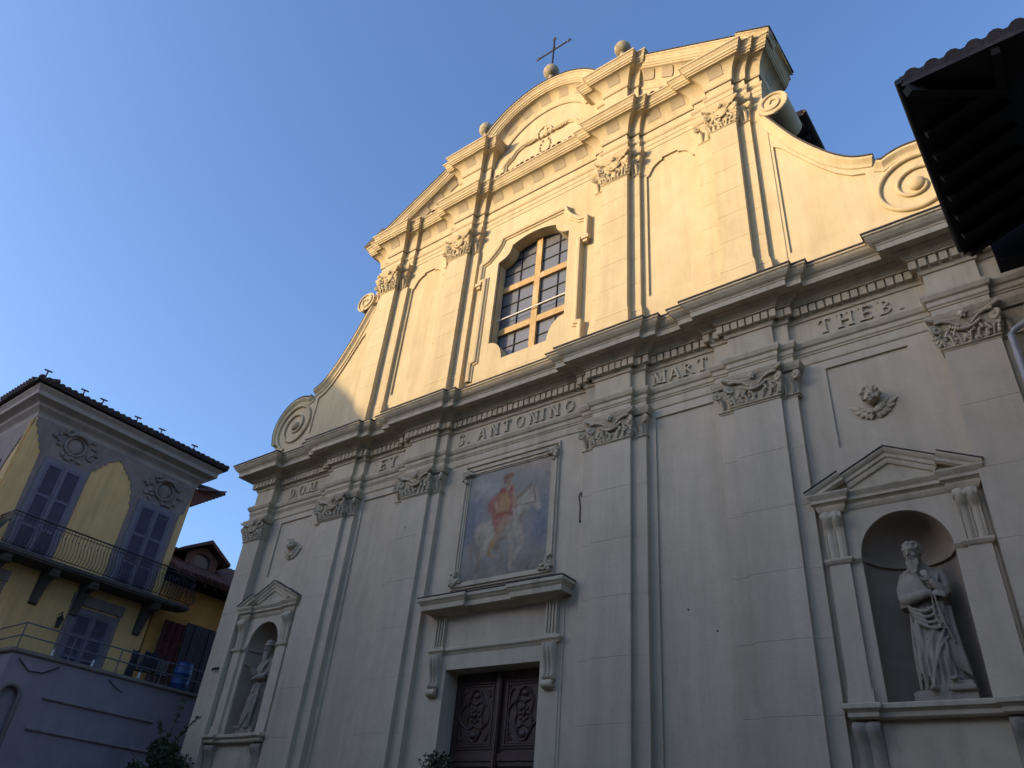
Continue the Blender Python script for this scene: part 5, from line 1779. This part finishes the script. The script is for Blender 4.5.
def clothes_thing(cx, cy, z0, w_, h, label, mat):
    m = MB()
    n = 14
    R = []
    for i in range(10):
        t = i / 9
        z = z0 + h * t
        R.append([(cx + (.10 + .04 * sin(5 * a + 4 * t)) * cos(a) * (1 - .3 * t), cy + (w_ / 2) * (1 + .12 * sin(3 * a + 6 * t)) * sin(a) * (1 - .25 * t), z + .04 * sin(2 * a)) for a in [2 * pi * k / n for k in range(n)]])
    m.rows(R, True, True)
    o = m.build('clothes', mat, None, origin=(cx, cy, z0), smooth=60)
    props(o, label, 'clothes')
    return o
clothes_thing(TX - .78, .62, bz + .46, .62, .62, 'heap of black clothes hanging on the terrace chair', 'darkcloth')
clothes_thing(TX - .62, -.02, bz + .02, .30, .95, 'dark folded cloth bundle upright at the left of the terrace chairs', 'darkcloth')

# ================================================================== ORANGE HOUSE behind the terrace
oh = thing('house', (-22, 5, 0), 'low orange house with red tiled roof and a brick dormer behind the terrace', 'house')
m = MB()
m.box(-24, -18.02, 1.3, 12, 0, 10.4)
m.build('wall', 'orange', oh)
m = MB()
RP = [(-17.15, 10.55), (-17.1, 10.66), (-21, 12.7), (-25, 10.66), (-25, 10.5), (-21, 12.45)]
m.prism(RP, lambda u, v, a: (u, a, v), 1.26, 12)
for k in range(52):
    y = 1.3 + k * .205
    m.tube([(-17.05, y, 10.68), (-21, y, 12.74)], .085, 6)
m.build('roof', 'tile', oh, smooth=40)
m = MB()
for k in range(20):
    m.box(-18.0, -17.2, 1.5 + k * .5, 1.6 + k * .5, 10.40, 10.52)
m.build('rafter', 'rafter', oh)
m = MB()
dy0, dy1, dx = 2.02, 3.45, -18.4
DW = [(2.35, 11.2), (3.12, 11.2), (3.12, 11.75)] + [(2.735 + .385 * cos(radians(a)), 11.75 + .28 * sin(radians(a))) for a in range(20, 180, 20)] + [(2.35, 11.75)]
m.plate([(dy0, 10.9), (dy1, 10.9), (dy1, 11.95), (2.74, 12.35), (dy0, 11.95)], [(DW, .12, False)], lambda u, v, a: (dx - a, u, v), 0)
m.box(dx - 2, dx - .13, dy0, dy0 + .15, 10.9, 11.95)
m.box(dx - 2, dx - .13, dy1 - .15, dy1, 10.9, 11.95)
m.poly([(dx, dy0, 10.9), (dx, dy0, 11.95), (dx - 2, dy0, 11.95), (dx - 2, dy0, 10.9)])
m.poly([(dx, dy1, 10.9), (dx, dy1, 11.95), (dx - 2, dy1, 11.95), (dx - 2, dy1, 10.9)])
dm = m.build('dormer', 'brick', oh)
m = MB()
m.prism([(1.62, 11.82), (2.74, 12.46), (3.86, 11.82), (3.86, 11.94), (2.74, 12.62), (1.62, 11.94)], lambda u, v, a: (a, u, v), dx + .32, dx - 2.5)
m.build('dormer_roof', 'tile', dm)
m = MB()
m.poly([(dx - .12, 2.3, 11.15), (dx - .12, 3.2, 11.15), (dx - .12, 3.2, 12.1), (dx - .12, 2.3, 12.1)])
m.build('dormer_pane', 'paleglass', dm)
m = MB()                                            # dark folding shutters and awning cloth on the loggia
for k in range(7):
    y0 = 2.75 + k * .34
    m.box(-18.0, -17.93 + .03 * (k % 2), y0, y0 + .31, 6.2, 9.15)
m.build('shutter', 'navy', oh)
m = MB()
R = []
for i in range(13):
    y = 1.75 + .9 * i / 12
    R.append([(-17.9 + .05 * sin(i * 1.6), y, 6.3), (-17.88 + .05 * sin(i * 1.6 + .3), y, 9.0)])
m.rows(R)
m.build('door_curtain', 'redcloth', oh)

# ================================================================== SIDE HOUSE (right, dark eave)
sx0, sy0, ez = 12.45, -4.0, 11.25
sh_ = thing('house', (15, -2, 0), 'dark eaved house corner with timber rafters overhanging the right side of the church', 'house')
m = MB()
m.box(sx0, 22, sy0, -.35, 0, ez + .35)
m.build('wall', 'grime', sh_)
ex0, ey0, ey1 = 10.575, -5.16, -1.30
m = MB()
# hipped roof: eave along y at ex0 and along x at ey0
sl = .42
top = lambda x, y: ez + .12 + sl * min(x - ex0, (y - ey0) * 1.0)
def rp(x, y, dz=0): return (x, y, top(x, y) + dz)
NXR = 14
ridge = 3.2
m.add([rp(ex0, ey0), rp(ex0 + ridge, ey0 + ridge), rp(22, ey0 + ridge), rp(22, ey0)], [(0, 3, 2, 1)])
m.add([rp(ex0, ey0), rp(ex0, ey1), rp(ex0 + ridge, ey1), rp(ex0 + ridge, ey0 + ridge)], [(0, 3, 2, 1), ])
m.add([(ex0, ey0, ez - .09), (22, ey0, ez - .09), (22, ey0, ez + .12), (ex0, ey0, ez + .12)], [(0, 1, 2, 3)])
m.add([(ex0, ey0, ez - .09), (ex0, ey1, ez - .09), (ex0, ey1, ez + .12), (ex0, ey0, ez + .12)], [(0, 1, 2, 3)])
m.add([(ex0, ey1, ez - .10), (ex0 + ridge, ey1, ez - .10 + sl * ridge), (ex0 + ridge, ey1, ez + .12 + sl * ridge), (ex0, ey1, ez + .12)], [(0, 1, 2, 3)])
k = 0
x = ex0 + .16
while x < 14:
    r = .105
    L_ = min(ridge, max(.2, x - ex0))
    m.tube([(x, ey0 - .02, ez + .03), (x, ey0 + L_, ez + .03 + sl * L_)], [r, r], 12)
    x += .25
y = ey0 + .2
while y < ey1:
    L_ = min(ridge, max(.2, y - ey0))
    m.tube([(ex0 + .06, y, ez + .08), (ex0 + L_, y, ez + .08 + sl * L_)], .09, 8)
    y += .235
m.build('roof', 'darktile', sh_, smooth=50)
m = MB()
m.add([rp(ex0, ey0, -.21), rp(ex0 + ridge, ey0 + ridge, -.21), rp(22, ey0 + ridge, -.21), rp(22, ey0, -.21)], [(0, 1, 2, 3)])
m.add([rp(ex0, ey0, -.21), rp(ex0, ey1, -.21), rp(ex0 + ridge, ey1, -.21), rp(ex0 + ridge, ey0 + ridge, -.21)], [(0, 1, 2, 3)])
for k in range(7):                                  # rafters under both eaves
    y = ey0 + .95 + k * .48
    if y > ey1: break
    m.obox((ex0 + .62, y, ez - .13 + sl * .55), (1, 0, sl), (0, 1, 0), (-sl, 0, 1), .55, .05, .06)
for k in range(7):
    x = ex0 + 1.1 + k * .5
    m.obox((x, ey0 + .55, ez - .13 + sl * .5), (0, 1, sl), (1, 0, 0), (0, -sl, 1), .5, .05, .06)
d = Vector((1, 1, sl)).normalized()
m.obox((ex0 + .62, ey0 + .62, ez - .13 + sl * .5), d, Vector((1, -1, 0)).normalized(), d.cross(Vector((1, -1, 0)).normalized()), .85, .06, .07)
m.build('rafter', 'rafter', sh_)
m = MB()
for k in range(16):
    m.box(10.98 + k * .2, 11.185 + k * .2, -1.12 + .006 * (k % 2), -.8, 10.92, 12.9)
m.build('eave_dark_fill', 'rafter', sh_)  # near-black boards added to fill the dark area past the eave
m = MB()
m.tube([(ex0 - .02, ey0 - .02, ez + .02), (ex0 - .02, ey1, ez + .02)], .055, 10)
m.build('gutter', 'iron', sh_)
m = MB()
m.tube([(12.4, -.5, 10.62), (11.2, -.32, 10.22), (10.90, -.28, 10.10), (10.83, -.27, 10.02), (10.83, -.26, 9.8), (10.83, -.26, 0.3)], .052, 10)
m.build('downpipe', 'pipe', sh_)

# ================================================================== HOUSES ACROSS THE SQUARE (they shade the lower storey)
def far_house(x0, x1, y0, y1, ze, zr, label, mat, hip):
    h = thing('house', ((x0 + x1) / 2, (y0 + y1) / 2, 0), label, 'house')
    m = MB()
    m.box(x0, x1, y0, y1, 0, ze)
    m.build('wall', mat, h)
    m = MB()
    ym = (y0 + y1) / 2
    a, b = x0 - .6, x1 + .6
    m.add([(a, y1 + .6, ze), (b, y1 + .6, ze), (b, y0 - .6, ze), (a, y0 - .6, ze), (a + hip, ym, zr), (b - hip, ym, zr)],
          [(0, 1, 2, 3), (0, 4, 5, 1), (1, 5, 2), (2, 5, 4, 3), (3, 4, 0)])
    m.build('roof', 'tile', h)
    n = int((x1 - x0) / 3.2)
    for k in range(n):
        for fl in range(int(ze / 3.6)):
            m = MB()
            cx = x0 + (k + .5) * (x1 - x0) / n
            z0 = 1.2 + fl * 3.5
            m.box(cx - .6, cx + .6, y1 + .002, y1 + .08, z0, z0 + 2.0)
            m.build('window', 'shutter', h)
far_house(-31, 3, -30, -20, 15.3, 18.1, 'long pinkish house facing the church across the square', 'housewall', 3.0)
far_house(3.4, 38, -30, -20, 11.0, 13.5, 'lower house facing the church across the square beside the long one', 'housewall', 3.0)
far_house(-75, -36.3, -41, -31, 20.5, 24.6, 'tall house at the far left corner of the square', 'housewall', 1.8)

# ================================================================== PLANTS
def shrub(name, cx, cy, h, rad, crown_z0, n, seed, label, cat, spread=1.0, wisps=()):
    rr = random.Random(seed)
    t = thing(name, (cx, cy, 0), label, cat)
    m = MB()
    m.tube([(cx, cy, 0), (cx + .05, cy - .02, h * .4), (cx - .03, cy, h * .75), (cx, cy, h * .95)], [.07, .06, .04, .015], 8)
    for k in range(9):
        a = rr.uniform(0, 2 * pi); z = rr.uniform(crown_z0, h * .85)
        m.tube([(cx, cy, z), (cx + rad * .5 * cos(a), cy + rad * .5 * sin(a), z + .25), (cx + rad * .85 * cos(a), cy + rad * .85 * sin(a), z + .5)], [.025, .015, .006], 5)
    for w_ in wisps: m.tube(w_, [.018, .014, .010, .006][:len(w_)], 5)
    m.build('trunk', 'bark', t)
    m = MB()
    cl = []
    for k in range(26):
        z = crown_z0 + (h - crown_z0) * rr.random() ** .8
        fr = 1 - ((z - crown_z0) / (h - crown_z0)) ** 1.6 * .75
        a = rr.uniform(0, 2 * pi); r = rad * fr * sqrt(rr.random())
        cl.append((cx + r * cos(a), cy + r * sin(a), z, rr.uniform(.16, .34) * spread))
    for w_ in wisps:
        for p, q in zip(w_[:-1], w_[1:]):
            for f_ in (.3, .65, 1.0): cl.append(tuple(p[e] + (q[e] - p[e]) * f_ for e in range(3)) + (.045,))
    big = [c for c in cl if c[3] > .05]; small = [c for c in cl if c[3] <= .05]
    for i in range(n):
        c = rr.choice(small) if small and i % 40 == 0 else rr.choice(big)
        d = Vector((rr.gauss(0, 1), rr.gauss(0, 1), rr.gauss(0, 1)))
        d.normalize()
        p = Vector(c[:3]) + d * c[3] * rr.random() ** .4
        u = Vector((rr.gauss(0, 1), rr.gauss(0, 1), rr.gauss(0, .8) + .3)).normalized()
        v = u.cross(Vector((rr.gauss(0, 1), rr.gauss(0, 1), rr.gauss(0, 1)))).normalized()
        L_ = rr.uniform(.035, .11)
        W_ = L_ * rr.uniform(.2, .38)
        m.add([p, p + u * L_ * .5 + v * W_, p + u * L_, p + u * L_ * .5 - v * W_], [(0, 1, 2, 3)])
    m.build('crown', 'leaf', t)
    return t
shrub('tree', -10.30, -.95, 4.05, 1.0, 2.0, 11000, 3, 'small dark green tree against the church corner by the lilac wall', 'tree',
      wisps=[[(-10.3, -.9, 3.9), (-9.9, -.8, 4.3), (-9.6, -.7, 4.7)], [(-10.4, -.95, 3.9), (-10.8, -.95, 4.3), (-11.1, -.9, 4.6)], [(-10.35, -.95, 4.1), (-10.3, -.9, 4.6), (-10.2, -.9, 5.1)]])
shrub('shrub', -.62, -.75, 3.50, .60, 1.2, 6200, 5, 'tall leafy shrub beside the left jamb of the church door', 'shrub', .8)
